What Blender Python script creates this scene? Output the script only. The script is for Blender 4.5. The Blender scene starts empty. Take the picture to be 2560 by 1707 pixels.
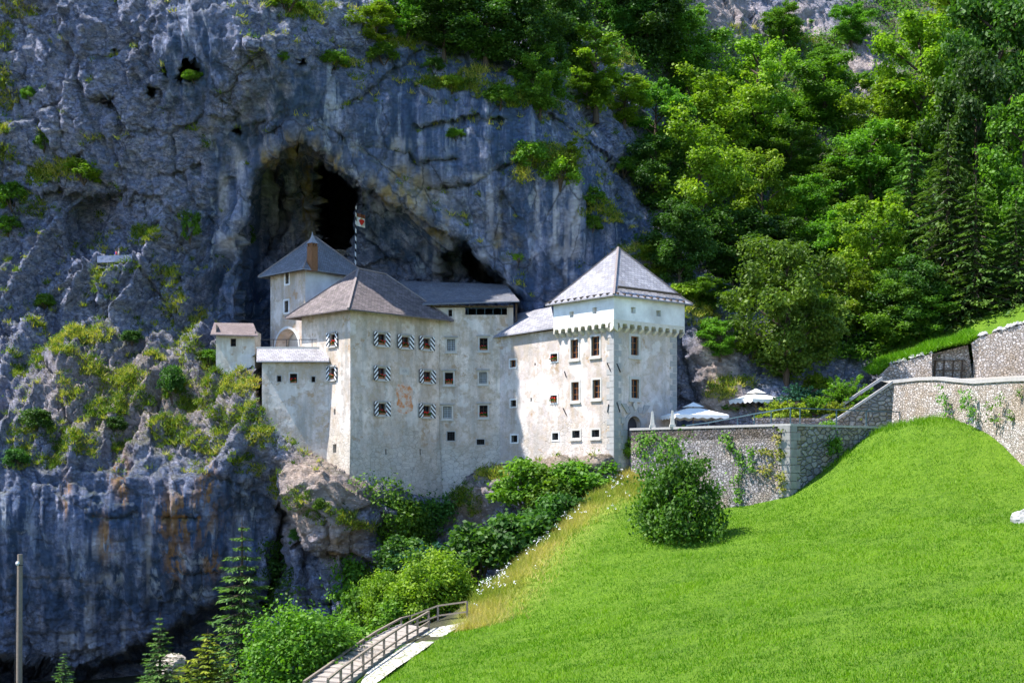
import bpy, math, random
import numpy as np
from mathutils import Vector, Matrix

# ------------------------------------------------------------------ camera, sky, sun, exposure
scene = bpy.context.scene
F, CX, HY = 3300.0, 1280.0, 1190.0          # focal length and horizon in photo pixels
cam = bpy.data.cameras.new("camera"); cam_o = bpy.data.objects.new("camera", cam)
scene.collection.objects.link(cam_o); scene.camera = cam_o
cam_o.rotation_euler = (math.radians(90), 0, 0)
cam.lens = 36 * F / 2560; cam.sensor_width = 36
cam.shift_y = (HY - 853.5) / 2560
cam.clip_end = 2000
SUN = Vector((-0.52, -0.06, 0.86)).normalized()
world = bpy.data.worlds.new("World"); scene.world = world; world.use_nodes = True
wn = world.node_tree; bg = wn.nodes["Background"]
sky = wn.nodes.new("ShaderNodeTexSky"); sky.sky_type = 'NISHITA'; sky.sun_disc = False
sky.sun_elevation = math.asin(SUN.z); sky.sun_rotation = math.atan2(SUN.x, SUN.y)
wn.links.new(sky.outputs[0], bg.inputs[0]); bg.inputs[1].default_value = 0.15
sky.ozone_density = 7.0; sky.air_density = 1.0; sky.dust_density = .3
sl = bpy.data.lights.new("sun", 'SUN'); sl.energy = 4.6; sl.angle = math.radians(0.5); sl.color = (1, 0.95, 0.88)
so = bpy.data.objects.new("sun", sl); scene.collection.objects.link(so)
so.rotation_euler = SUN.to_track_quat('Z', 'Y').to_euler(); so.location = (-60, 50, 110)
scene.view_settings.view_transform = 'Standard'; scene.view_settings.look = 'None'
scene.view_settings.gamma = 1.0; scene.view_settings.exposure = 1.15
scene.cycles.max_bounces = 5; scene.cycles.diffuse_bounces = 3; scene.cycles.transmission_bounces = 2
scene.cycles.use_adaptive_sampling = True; scene.cycles.adaptive_threshold = 0.02

rng = np.random.default_rng(7)
C = scene.collection

# ------------------------------------------------------------------ helpers
def P(px, py, Y): return Vector(((px - CX) / F * Y, Y, (HY - py) / F * Y))

def lay(o, parent=None):
    C.objects.link(o)
    if parent is not None:
        o.parent = parent
        o.matrix_parent_inverse = Matrix.Translation(-parent.location) if parent.type == 'EMPTY' else Matrix()
    return o

def tag(o, label, cat, group=None, kind=None):
    if label: o["label"] = label
    if cat: o["category"] = cat
    if group: o["group"] = group
    if kind: o["kind"] = kind
    return o

def thing(name, label, cat, loc, group=None):
    o = bpy.data.objects.new(name, None); o.empty_display_size = .3
    o.location = loc; C.objects.link(o)
    return tag(o, label, cat, group)

def np_mesh(name, V, Q, mat, attrs=None, smooth=False, uv=None):
    """mesh out of numpy arrays: V (n,3), Q (m,k); attrs {name: per-vertex float}"""
    V = np.asarray(V, np.float32); Q = np.asarray(Q, np.int32); m, k = Q.shape
    me = bpy.data.meshes.new(name)
    me.vertices.add(len(V)); me.vertices.foreach_set("co", V.ravel())
    me.loops.add(m * k); me.loops.foreach_set("vertex_index", Q.ravel())
    me.polygons.add(m); me.polygons.foreach_set("loop_start", np.arange(0, m * k, k, dtype=np.int32))
    if smooth: me.polygons.foreach_set("use_smooth", np.ones(m, bool))
    for an, av in (attrs or {}).items():
        a = me.attributes.new(an, 'FLOAT', 'POINT'); a.data.foreach_set("value", np.asarray(av, np.float32))
    me.update(calc_edges=True)
    if mat: me.materials.append(mat)
    return me

class MB:
    """collects polygons; build() links them as one mesh object"""
    def __init__(s): s.v = []; s.f = []; s.uv = []
    def poly(s, pts, uv=None):
        b = len(s.v); s.v += [tuple(p) for p in pts]; s.f.append(list(range(b, b + len(pts))))
        s.uv.append(uv if uv else [(0, 0)] * len(pts)); return s
    def box(s, o, x, y, z):
        """box from corner o with edge vectors"""
        o, x, y, z = Vector(o), Vector(x), Vector(y), Vector(z)
        c = [o, o + x, o + x + y, o + y, o + z, o + x + z, o + x + y + z, o + y + z]
        for q in ((0, 3, 2, 1), (4, 5, 6, 7), (0, 1, 5, 4), (1, 2, 6, 5), (2, 3, 7, 6), (3, 0, 4, 7)):
            s.poly([c[i] for i in q], [(0, 0), (1, 0), (1, 1), (0, 1)])
        return s
    def cbox(s, c, sx, sy, sz, rz=0):
        ux = Vector((math.cos(rz), math.sin(rz), 0)); uy = Vector((-ux.y, ux.x, 0)); uz = Vector((0, 0, 1))
        return s.box(Vector(c) - ux * sx / 2 - uy * sy / 2 - uz * sz / 2, ux * sx, uy * sy, uz * sz)
    def bar(s, a, b, w, h=None):
        a, b = Vector(a), Vector(b); d = b - a; h = h or w
        side = d.cross(Vector((0, 0, 1)))
        if side.length < 1e-4: side = Vector((1, 0, 0))
        side.normalize(); up = side.cross(d).normalized()
        return s.box(a - side * w / 2 - up * h / 2, d, side * w, up * h)
    def tube(s, pts, radii, n=7, cap=True):
        rings = []
        for i, p in enumerate(pts):
            p = Vector(p); a = Vector(pts[max(i - 1, 0)]); b = Vector(pts[min(i + 1, len(pts) - 1)])
            d = (b - a).normalized(); u = d.cross(Vector((.31, .95, .11))).normalized(); w = d.cross(u)
            r = radii[i] if hasattr(radii, '__len__') else radii
            rings.append([p + (u * math.cos(t) + w * math.sin(t)) * r for t in [2 * math.pi * k / n for k in range(n)]])
        b = len(s.v)
        for r in rings: s.v += [tuple(q) for q in r]
        for i in range(len(rings) - 1):
            for k in range(n):
                s.f.append([b + i * n + k, b + i * n + (k + 1) % n, b + (i + 1) * n + (k + 1) % n, b + (i + 1) * n + k]); s.uv.append([(0, 0)] * 4)
        if cap:
            s.f.append([b + k for k in range(n)][::-1]); s.uv.append([(0, 0)] * n)
            s.f.append([b + (len(rings) - 1) * n + k for k in range(n)]); s.uv.append([(0, 0)] * n)
        return s
    def mesh(s, name, mat, smooth=False, batter=None):
        me = bpy.data.meshes.new(name)
        me.from_pydata(s.v, [], s.f)
        ul = me.uv_layers.new(name="UVMap")
        ul.data.foreach_set("uv", np.array([c for u in s.uv for c in u], np.float32).ravel())
        if mat: me.materials.append(mat)
        if smooth:
            for p in me.polygons: p.use_smooth = True
        return me
    def build(s, name, mat, parent=None, smooth=False):
        return lay(bpy.data.objects.new(name, s.mesh(name, mat, smooth)), parent)

# ---- value noise
def _h(ix, iy, iz, seed):
    h = (ix.astype(np.uint32) * np.uint32(374761393) + iy.astype(np.uint32) * np.uint32(668265263)
         + iz.astype(np.uint32) * np.uint32(2147483647 // 3) + np.uint32(seed * 1013904223 & 0xffffffff))
    h ^= h >> np.uint32(13); h *= np.uint32(1274126177); h ^= h >> np.uint32(16)
    h *= np.uint32(2246822519); h ^= h >> np.uint32(15)
    return (h.astype(np.float32) / np.float32(2147483648.0)) - 1

def vnoise(x, y, z, seed=0):
    fx, fy, fz = np.floor(x), np.floor(y), np.floor(z)
    tx, ty, tz = x - fx, y - fy, z - fz
    tx, ty, tz = [t * t * t * (t * (t * 6 - 15) + 10) for t in (tx, ty, tz)]
    ix, iy, iz = fx.astype(np.int64), fy.astype(np.int64), fz.astype(np.int64)
    def c(a, b, d): return _h(ix + a, iy + b, iz + d, seed)
    x00 = c(0, 0, 0) * (1 - tx) + c(1, 0, 0) * tx; x10 = c(0, 1, 0) * (1 - tx) + c(1, 1, 0) * tx
    x01 = c(0, 0, 1) * (1 - tx) + c(1, 0, 1) * tx; x11 = c(0, 1, 1) * (1 - tx) + c(1, 1, 1) * tx
    return (x00 * (1 - ty) + x10 * ty) * (1 - tz) + (x01 * (1 - ty) + x11 * ty) * tz

def fbm(x, y, z, sc, octv, seed, ridged=False, gain=.5):
    s = 0; a = 1.0; t = 0; f = 1.0 / sc
    for o in range(octv):
        n = vnoise(x * f + 13.7 * o, y * f - 7.1 * o, z * f + 3.3 * o, seed + o)
        if ridged: n = 1 - 2 * np.abs(n)
        s = s + a * n; t += a; a *= gain; f *= 2.03
    return s / t

def tps(pts, vals, reg=1e-4):
    pts = np.asarray(pts, float); n = len(pts)
    d = np.linalg.norm(pts[:, None] - pts[None], axis=2)
    K = np.where(d > 0, d * d * np.log(d + 1e-12), 0) + np.eye(n) * reg
    A = np.zeros((n + 3, n + 3)); A[:n, :n] = K; A[:n, n] = 1; A[:n, n + 1:] = pts
    A[n, :n] = 1; A[n + 1:, :n] = pts.T
    w = np.linalg.solve(A, np.concatenate([vals, [0, 0, 0]]))
    def ev(q):
        q = np.asarray(q, float); out = np.empty(len(q))
        for i in range(0, len(q), 20000):
            c = q[i:i + 20000]; d2 = ((c[:, None] - pts[None]) ** 2).sum(2)
            out[i:i + 20000] = (.5 * d2 * np.log(d2 + 1e-12)) @ w[:n] + w[n] + c @ w[n + 1:]
        return out
    return ev

def sdf(px, py, poly):
    """signed distance in photo pixels, positive inside"""
    poly = np.asarray(poly, float); d = np.full(px.shape, 1e9); ins = np.zeros(px.shape, bool)
    for (x0, y0), (x1, y1) in zip(poly, np.roll(poly, -1, 0)):
        ex, ey = x1 - x0, y1 - y0
        t = np.clip(((px - x0) * ex + (py - y0) * ey) / (ex * ex + ey * ey), 0, 1)
        d = np.minimum(d, np.hypot(px - x0 - t * ex, py - y0 - t * ey))
        cr = (y0 > py) != (y1 > py)
        with np.errstate(divide='ignore', invalid='ignore'):
            ins ^= cr & (px < (x1 - x0) * (py - y0) / (y1 - y0 + 1e-9) + x0)
    return np.where(ins, d, -d)

def sstep(a, b, x):
    t = np.clip((x - a) / (b - a), 0, 1); return t * t * (3 - 2 * t)

def ell(px, py, lst):
    m = np.zeros(px.shape)
    for (cx, cy, rx, ry) in lst:
        m = np.maximum(m, np.exp(-(((px - cx) / rx) ** 2 + ((py - cy) / ry) ** 2) ** 1.5))
    return m

# ------------------------------------------------------------------ materials
class N:
    """tiny node builder"""
    def __init__(s, name):
        s.m = bpy.data.materials.new(name); s.m.use_nodes = True
        s.t = s.m.node_tree; s.b = s.t.nodes["Principled BSDF"]; s.out = s.t.nodes["Material Output"]
        s.b.inputs["Roughness"].default_value = .85; s.b.inputs["Specular IOR Level"].default_value = .25
    def new(s, k, **kw):
        n = s.t.nodes.new(k)
        for a, v in kw.items(): setattr(n, a, v)
        return n
    def put(s, sock, v):
        if hasattr(v, 'is_output'): s.t.links.new(v, sock)
        elif isinstance(v, (tuple, list)) and len(v) == 3 and len(sock.default_value) == 4: sock.default_value = (*v, 1)
        else: sock.default_value = v
    def pos(s): return s.new("ShaderNodeNewGeometry").outputs["Position"]
    def uv(s): return s.new("ShaderNodeUVMap").outputs[0]
    def attr(s, n): return s.new("ShaderNodeAttribute", attribute_name=n).outputs["Fac"]
    def map(s, v, sc=(1, 1, 1), loc=(0, 0, 0), rot=(0, 0, 0)):
        n = s.new("ShaderNodeMapping"); s.put(n.inputs[0], v)
        n.inputs["Scale"].default_value = sc; n.inputs["Location"].default_value = loc; n.inputs["Rotation"].default_value = rot
        return n.outputs[0]
    def noise(s, v, sc, det=5, rough=.55, dist=0):
        n = s.new("ShaderNodeTexNoise"); s.put(n.inputs["Vector"], v)
        n.inputs["Scale"].default_value = sc; n.inputs["Detail"].default_value = det
        n.inputs["Roughness"].default_value = rough; n.inputs["Distortion"].default_value = dist
        return n.outputs["Fac"]
    def vor(s, v, sc, feat='F1', out="Distance", rnd=1):
        n = s.new("ShaderNodeTexVoronoi", feature=feat); s.put(n.inputs["Vector"], v)
        n.inputs["Scale"].default_value = sc; n.inputs["Randomness"].default_value = rnd
        return n.outputs[out]
    def ramp(s, f, stops, interp='LINEAR'):
        n = s.new("ShaderNodeValToRGB"); s.put(n.inputs[0], f); r = n.color_ramp; r.interpolation = interp
        while len(r.elements) > 1: r.elements.remove(r.elements[-1])
        for i, (p, c) in enumerate(stops):
            e = r.elements[0] if i == 0 else r.elements.new(p); e.position = p
            e.color = (c, c, c, 1) if not hasattr(c, '__len__') else (*c, 1)
        return n.outputs[0]
    def mix(s, f, a, b, mode='MIX'):
        n = s.new("ShaderNodeMix", data_type='RGBA', blend_type=mode)
        s.put(n.inputs[0], f); s.put(n.inputs[6], a); s.put(n.inputs[7], b); return n.outputs[2]
    def math(s, op, a, b=0.0, clamp=False):
        n = s.new("ShaderNodeMath", operation=op, use_clamp=clamp); s.put(n.inputs[0], a); s.put(n.inputs[1], b); return n.outputs[0]
    def bump(s, h, strength, dist, prev=None):
        n = s.new("ShaderNodeBump"); s.put(n.inputs["Height"], h)
        n.inputs["Strength"].default_value = strength; n.inputs["Distance"].default_value = dist
        if prev is not None: s.put(n.inputs["Normal"], prev)
        return n.outputs[0]
    def done(s, color, normal=None, rough=None):
        s.put(s.b.inputs["Base Color"], color)
        if normal is not None: s.put(s.b.inputs["Normal"], normal)
        if rough is not None: s.put(s.b.inputs["Roughness"], rough)
        return s.m

def plain(name, col, rough=.7, var=.25, sc=6, spec=.25):
    n = N(name); p = n.pos(); f = n.noise(p, sc, 5)
    c = n.mix(f, tuple(x * (1 - var) for x in col), tuple(min(1, x * (1 + var)) for x in col))
    n.b.inputs["Specular IOR Level"].default_value = spec
    return n.done(c, n.bump(f, .3, .03), rough)

def rock_mat():
    n = N("limestone"); p = n.pos()
    warp = n.noise(p, .18, 4)
    n1 = n.noise(p, .22, 8, .62); n2 = n.noise(p, 1.3, 9, .66)
    base = n.ramp(n1, [(.3, (.11, .145, .25)), (.5, (.215, .25, .385)), (.7, (.39, .41, .54))])
    base = n.mix(n.ramp(n2, [(.46, 0), (.66, .75)]), base, (.50, .47, .56))
    base = n.mix(n.ramp(n.noise(p, 5, 6, .7), [(.3, .75), (.5, 0)]), base, (.08, .10, .16))
    rg = n.attr("rough"); pt = n.map(p, (1, 1, 1.9), rot=(0, .45, 0))
    fl = n.ramp(n.noise(pt, 1.7, 11, .74), [(.50, 0), (.57, 1)])
    base = n.mix(n.math('MULTIPLY', n.math('MULTIPLY', fl, rg), .62), base, n.mix(n1, (.48, .47, .57), (.66, .62, .70)))
    def lines(sc, wd, loc): return n.ramp(n.math('ABSOLUTE', n.math('SUBTRACT', n.noise(n.map(pt, loc=loc), sc, 7, .6), .5)), [(0, 1), (wd, 0)])
    ck_ = n.math('MAXIMUM', lines(.55, .012, (3, 1, 7)), n.math('MULTIPLY', lines(1.5, .02, (8, 2, 1)), .8))
    base = n.mix(n.math('MULTIPLY', ck_, n.math('MULTIPLY', rg, .65)), base, (.035, .042, .062))
    st = n.attr("streak")
    sv = n.map(p, (1, 1, .045)); w = n.mix(.06, sv, n.noise(p, .5, 3), 'ADD')
    d1 = n.ramp(n.noise(w, .8, 7, .6), [(.33, 0), (.52, 1)])
    dark = n.math('MULTIPLY', d1, st)
    base = n.mix(n.math('MULTIPLY', dark, .9), base, (.04, .078, .155))
    d2 = n.ramp(n.noise(n.map(p, (1, 1, .045), (31, 7, 3)), 1.0, 7, .66), [(.54, 0), (.63, 1)])
    d2 = n.math('MULTIPLY', d2, n.ramp(n.noise(p, .16, 3), [(.42, 0), (.6, 1)]))
    base = n.mix(n.math('MULTIPLY', n.math('MULTIPLY', d2, st), .75), base, (.50, .54, .62))
    wl = n.attr("white"); base = n.mix(wl, base, n.mix(n2, (.36, .36, .41), (.68, .65, .70)))
    oc = n.math('MULTIPLY', n.attr("ochre"), n.ramp(n.noise(n.map(p, (1, 1, .35)), .9, 7, .65), [(.36, 0), (.56, 1)]))
    base = n.mix(oc, base, n.mix(n1, (.30, .20, .06), (.40, .31, .16)))
    ru = n.math('MULTIPLY', n.attr("rust"), n.ramp(n.noise(n.map(p, (1, 1, .10)), 1.7, 7, .65), [(.44, 0), (.54, 1)]))
    base = n.mix(n.math('MULTIPLY', ru, .8), base, (.40, .19, .035))
    cr = n.ramp(n.vor(n.mix(.5, n.map(p, (.9, .9, .5)), n.noise(p, 1.1, 4), 'ADD'), .42, 'DISTANCE_TO_EDGE'), [(0, 1), (.035, 0)])
    cr = n.math('MULTIPLY', cr, n.ramp(n.noise(p, .3, 2), [(.45, 0), (.6, 1)]))
    base = n.mix(n.math('MULTIPLY', cr, .7), base, (.03, .03, .035))
    wt = n.attr("warm"); base = n.mix(wt, base, n.mix(n2, (.30, .21, .165), (.60, .48, .40)))
    so_ = n.math('MULTIPLY', n.attr("soil"), n.ramp(n.noise(p, .9, 6), [(.35, .2), (.5, 1)]))
    base = n.mix(so_, base, n.mix(n.noise(p, 2.2, 5), (.035, .06, .012), (.15, .14, .04)))
    h = n.math('ADD', n.math('MULTIPLY', n.noise(p, .9, 12, .68), 1.0), n.math('MULTIPLY', n.noise(n.map(p, (1, 1, .6), rot=(.3, .2, .5)), 3.2, 8, .7), .4))
    bmp = n.bump(n.math('MULTIPLY', n.math('SUBTRACT', n.math('ADD', h, n.math('MULTIPLY', fl, .12)), n.math('ADD', n.math('MULTIPLY', cr, .15), n.math('MULTIPLY', ck_, .25))), n.attr('rough')), .9, .6)
    return n.done(base, bmp, .88)

def plaster_mat(name, tone=(.74, .69, .62), dirty=.5, stone=0.0, fresh=False):
    n = N(name); p = n.pos()
    a = n.noise(p, .35, 8, .62); b = n.noise(p, 1.6, 8, .68, .3); v = n.noise(n.map(p, (1, 1, .12)), 1.1, 6, .6)
    c = n.mix(n.ramp(a, [(.38, 0), (.62, 1)]), tuple(x * .70 for x in tone), tuple(min(.86, x * 1.14) for x in tone))
    if not fresh:
        c = n.mix(n.math('MULTIPLY', n.ramp(b, [(.46, 0), (.60, 1)]), dirty), c, (.48, .375, .27))
        c = n.mix(n.math('MULTIPLY', n.ramp(v, [(.47, 0), (.64, 1)]), dirty * .9), c, (.33, .31, .28))
        spot = n.ramp(n.noise(n.map(p, loc=(9, 4, 2)), .7, 9, .7), [(.60, 0), (.63, 1)])
        c = n.mix(n.math('MULTIPLY', spot, .75), c, (.40, .25, .13))
        pit = n.ramp(n.noise(p, 6, 5, .7), [(.27, 1), (.36, 0)])
        c = n.mix(n.math('MULTIPLY', pit, .7), c, (.20, .18, .16))
    if stone > .4 or dirty > .55:     # fine cracks and chipped render
        ckp = n.ramp(n.math('ABSOLUTE', n.math('SUBTRACT', n.noise(n.map(p, (1, 1, .8), (2, 5, 9)), .8, 8, .6), .5)), [(0, 1), (.008, 0)])
        c = n.mix(n.math('MULTIPLY', ckp, .5), c, (.22, .19, .16))
        chip = n.ramp(n.noise(n.map(p, loc=(7, 1, 3)), 1.9, 8, .75), [(.60, 0), (.625, 1)])
        c = n.mix(n.math('MULTIPLY', chip, .6), c, (.36, .31, .26))
    if not fresh:                     # run-off under windows and soot below the eaves (amounts baked as UV by position on the wall)
        us = n.new("ShaderNodeSeparateXYZ"); n.put(us.inputs[0], n.uv())
        vs = n.noise(n.map(p, (1, 1, .16)), 2.6, 7, .65)
        c = n.mix(n.math('MULTIPLY', us.outputs[0], n.ramp(vs, [(.34, 0), (.60, .85)])), c, (.38, .28, .19))
        c = n.mix(n.math('MULTIPLY', us.outputs[1], n.ramp(vs, [(.36, .1), (.58, .75)])), c, (.40, .34, .23))
        rp = n.ramp(n.noise(n.map(p, loc=(3, 8, 5)), .45, 7, .6), [(.56, 0), (.585, 1)])
        c = n.mix(n.math('MULTIPLY', rp, .38), c, (.80, .77, .74))
    h = n.math('ADD', n.noise(p, 2.5, 8, .6), n.math('MULTIPLY', n.noise(p, 12, 5), .35))
    if stone > 0:                     # stones showing through low on the wall
        sep = n.new("ShaderNodeSeparateXYZ"); n.put(sep.inputs[0], p)
        zz = n.math('ADD', sep.outputs[2], n.math('MULTIPLY', n.math('SUBTRACT', n.noise(p, .4, 4), .5), 9))
        m = n.ramp(n.math('MULTIPLY', n.math('SUBTRACT', 5.2, zz), .25), [(.2, 0), (.75, 1)])
        sp = n.mix(.12, n.map(p, (1, 1, 1.7)), n.noise(p, 2, 3), 'ADD')
        e = n.vor(sp, 2.1, 'DISTANCE_TO_EDGE'); j = n.ramp(e, [(0, 1), (.06, 0)])
        c = n.mix(n.math('MULTIPLY', m, .45 * stone), c, n.mix(n.vor(sp, 2.1, 'F1', 'Color'), (.40, .37, .31), (.58, .53, .45)))
        c = n.mix(n.math('MULTIPLY', n.math('MULTIPLY', j, m), .45 * stone), c, (.2, .18, .15))
        h = n.math('SUBTRACT', h, n.math('MULTIPLY', n.math('MULTIPLY', j, m), .5))
    return n.done(c, n.bump(h, .55 if not fresh else .25, .09), .9)

def shingle_mat(name, c1, c2, bw=.22, bh=.16):
    n = N(name); uv = n.uv(); p = n.pos()
    w = n.mix(.05, uv, n.noise(uv, 1.4, 3), 'ADD')
    br = n.new("ShaderNodeTexBrick"); n.put(br.inputs["Vector"], w)
    br.inputs["Scale"].default_value = 1; br.inputs["Brick Width"].default_value = bw; br.inputs["Row Height"].default_value = bh
    br.inputs["Mortar Size"].default_value = .012; br.inputs["Mortar Smooth"].default_value = .3; br.inputs["Bias"].default_value = 0
    br.inputs["Color1"].default_value = (*c1, 1); br.inputs["Color2"].default_value = (*c2, 1)
    br.inputs["Mortar"].default_value = (c1[0] * .25, c1[1] * .25, c1[2] * .25, 1)
    c = n.mix(n.ramp(n.noise(p, .5, 7, .65), [(.35, 0), (.7, .65)]), br.outputs[0], tuple(x * .55 for x in c1))
    c = n.mix(n.math('MULTIPLY', n.ramp(n.noise(p, 1.7, 6), [(.55, 0), (.7, 1)]), .4), c, (.22, .19, .15))
    sep = n.new("ShaderNodeSeparateXYZ"); n.put(sep.inputs[0], w)
    saw = n.math('FRACT', n.math('DIVIDE', sep.outputs[1], bh))
    h = n.math('ADD', n.math('MULTIPLY', saw, -.6), n.math('ADD', n.math('MULTIPLY', br.outputs["Fac"], -.5), n.math('MULTIPLY', n.noise(p, 7, 5), .8)))
    return n.done(c, n.bump(h, .6, .06), .8)

def rubble_mat(name, c1, c2, mortar, sc=2.4, zst=1.5):
    n = N(name); p = n.pos()
    sp = n.mix(.30, n.map(p, (1, 1, zst)), n.noise(p, 1.5, 6, .65), 'ADD')
    e = n.vor(sp, sc, 'DISTANCE_TO_EDGE'); col = n.vor(sp, sc, 'F1', 'Color')
    bw = n.new("ShaderNodeRGBToBW"); n.put(bw.inputs[0], col)
    c = n.ramp(bw.outputs[0], [(.2, c1), (.5, tuple((a + b) / 2 for a, b in zip(c1, c2))), (.8, c2)])
    c = n.mix(n.ramp(n.noise(p, 7, 6, .7), [(.35, .5), (.6, 0)]), c, tuple(x * .4 for x in c1))
    c = n.mix(n.math('MULTIPLY', n.ramp(n.noise(p, .5, 5), [(.45, 0), (.65, 1)]), .5), c, (.34, .24, .14))
    c = n.mix(n.ramp(e, [(.0, 1), (.07, 0)]), c, mortar)
    h = n.math('ADD', n.ramp(e, [(0, 0), (.16, 1)]), n.math('MULTIPLY', n.noise(p, 5, 6), .5))
    return n.done(c, n.bump(h, .9, .14), .9)

def leaf_mat(name, c1, c2, c3, trans=.35):
    n = N(name); t = n.attr("tint")
    oi = n.new("ShaderNodeObjectInfo").outputs["Random"]
    c = n.ramp(t, [(0, c1), (.5, c2), (1, c3)])
    hs = n.new("ShaderNodeHueSaturation"); n.put(hs.inputs["Color"], c)
    n.put(hs.inputs["Hue"], n.math('ADD', .488, n.math('MULTIPLY', oi, .024)))
    n.put(hs.inputs["Value"], n.math('ADD', .75, n.math('MULTIPLY', oi, .5)))
    n.b.inputs["Specular IOR Level"].default_value = .3
    n.done(hs.outputs[0], None, .55)
    tr = n.new("ShaderNodeBsdfTranslucent"); n.put(tr.inputs[0], n.mix(1, hs.outputs[0], (1.1, 1.25, .45), 'MULTIPLY'))
    mx = n.new("ShaderNodeMixShader"); mx.inputs[0].default_value = trans
    n.t.links.new(n.b.outputs[0], mx.inputs[1]); n.t.links.new(tr.outputs[0], mx.inputs[2]); n.t.links.new(mx.outputs[0], n.out.inputs[0])
    return n.m

ROCK = rock_mat()
PL_W = plaster_mat("plaster_cream", (.75, .645, .57), .75, 1.3)
PL_R = plaster_mat("plaster_rose", (.70, .612, .585), .6, .5)
PL_T = plaster_mat("plaster_tower", (.62, .54, .50), .9, .3)
PL_N = plaster_mat("plaster_white", (.78, .77, .75), 0, 0, True)
SH_G = shingle_mat("shingles_silver", (.26, .255, .285), (.44, .43, .46), .34, .26)
SH_B = shingle_mat("shingles_brown", (.13, .11, .11), (.26, .215, .215), .3, .22)
COPE = plain("coping_stone", (.40, .375, .36), .85, .3, 5)
STONE = plain("dressed_stone", (.52, .49, .45), .85, .25, 3)
STONE_D = plain("grey_stone", (.36, .35, .34), .85, .3, 3)
WOOD_B = plain("brown_window_wood", (.30, .11, .03), .5, .3)
WOOD_P = plain("palace_window_wood", (.09, .035, .018), .6, .3)
WOOD_D = plain("dark_beam_wood", (.10, .07, .05), .8, .4)
WOOD_G = plain("weathered_rail_wood", (.22, .18, .14), .8, .35, 8)
IRON = plain("dark_iron", (.03, .03, .035), .5, .3)
GLASS = plain("dark_glass", (.025, .03, .04), .08, .3, 2, .5)
CURT = plain("pale_curtain_glass", (.40, .42, .46), .3, .3, 3, .5)
BLACKW = plain("interior_shade", (.012, .011, .012), .9, .3)
WHITE = plain("white_paint", (.80, .80, .80), .6, .05)
BRICK = plain("chimney_brick", (.22, .105, .05), .85, .4, 5)
RAILP = plain("blue_grey_rail_paint", (.07, .12, .15), .45, .15)
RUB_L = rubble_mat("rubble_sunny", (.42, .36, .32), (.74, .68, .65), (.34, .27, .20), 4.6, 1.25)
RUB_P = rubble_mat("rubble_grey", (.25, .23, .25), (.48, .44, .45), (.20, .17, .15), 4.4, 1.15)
RUB_D = rubble_mat("rubble_shade", (.20, .20, .20), (.38, .37, .36), (.08, .08, .07), 2.1, 1.5)  # darker copy for walls out of the sun, shade put into the colour
CLOTHW = plain("white_canvas", (.82, .81, .78), .8, .04)
REDP = plain("geranium_red", (.75, .03, .02), .6, .3)
TERRA = plain("terracotta", (.35, .15, .08), .8, .2)
L_DARK = leaf_mat("leaf_dark", (.022, .065, .012), (.05, .13, .016), (.10, .22, .025), .4)
L_BUSH = leaf_mat("leaf_bush", (.03, .085, .012), (.07, .18, .016), (.14, .30, .025), .4)
L_MID = leaf_mat("leaf_mid", (.045, .11, .010), (.10, .22, .016), (.19, .34, .028), .42)
L_LIGHT = leaf_mat("leaf_light", (.075, .15, .010), (.175, .295, .016), (.31, .42, .03), .42)
L_NEED = leaf_mat("needle_green", (.035, .085, .022), (.075, .16, .035), (.16, .27, .05), .3)
L_GOLD = leaf_mat("needle_gold", (.08, .14, .010), (.20, .27, .02), (.36, .40, .03), .3)
L_TEAL = leaf_mat("needle_teal", (.015, .06, .035), (.03, .11, .07), (.06, .19, .12), .2)
L_YEW = leaf_mat("needle_yew", (.04, .075, .008), (.09, .15, .014), (.16, .235, .025), .35)
L_GRASS = leaf_mat("meadow_grass", (.075, .19, .003), (.125, .285, .004), (.22, .385, .01), .4)
L_DRY = leaf_mat("dry_grass", (.22, .30, .03), (.48, .46, .10), (.66, .54, .20), .45)
L_CLIFF = leaf_mat("cliff_grass_leaf", (.07, .14, .012), (.24, .28, .025), (.48, .42, .09), .4)
BARK = plain("bark", (.075, .055, .04), .9, .4, 5)
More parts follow.
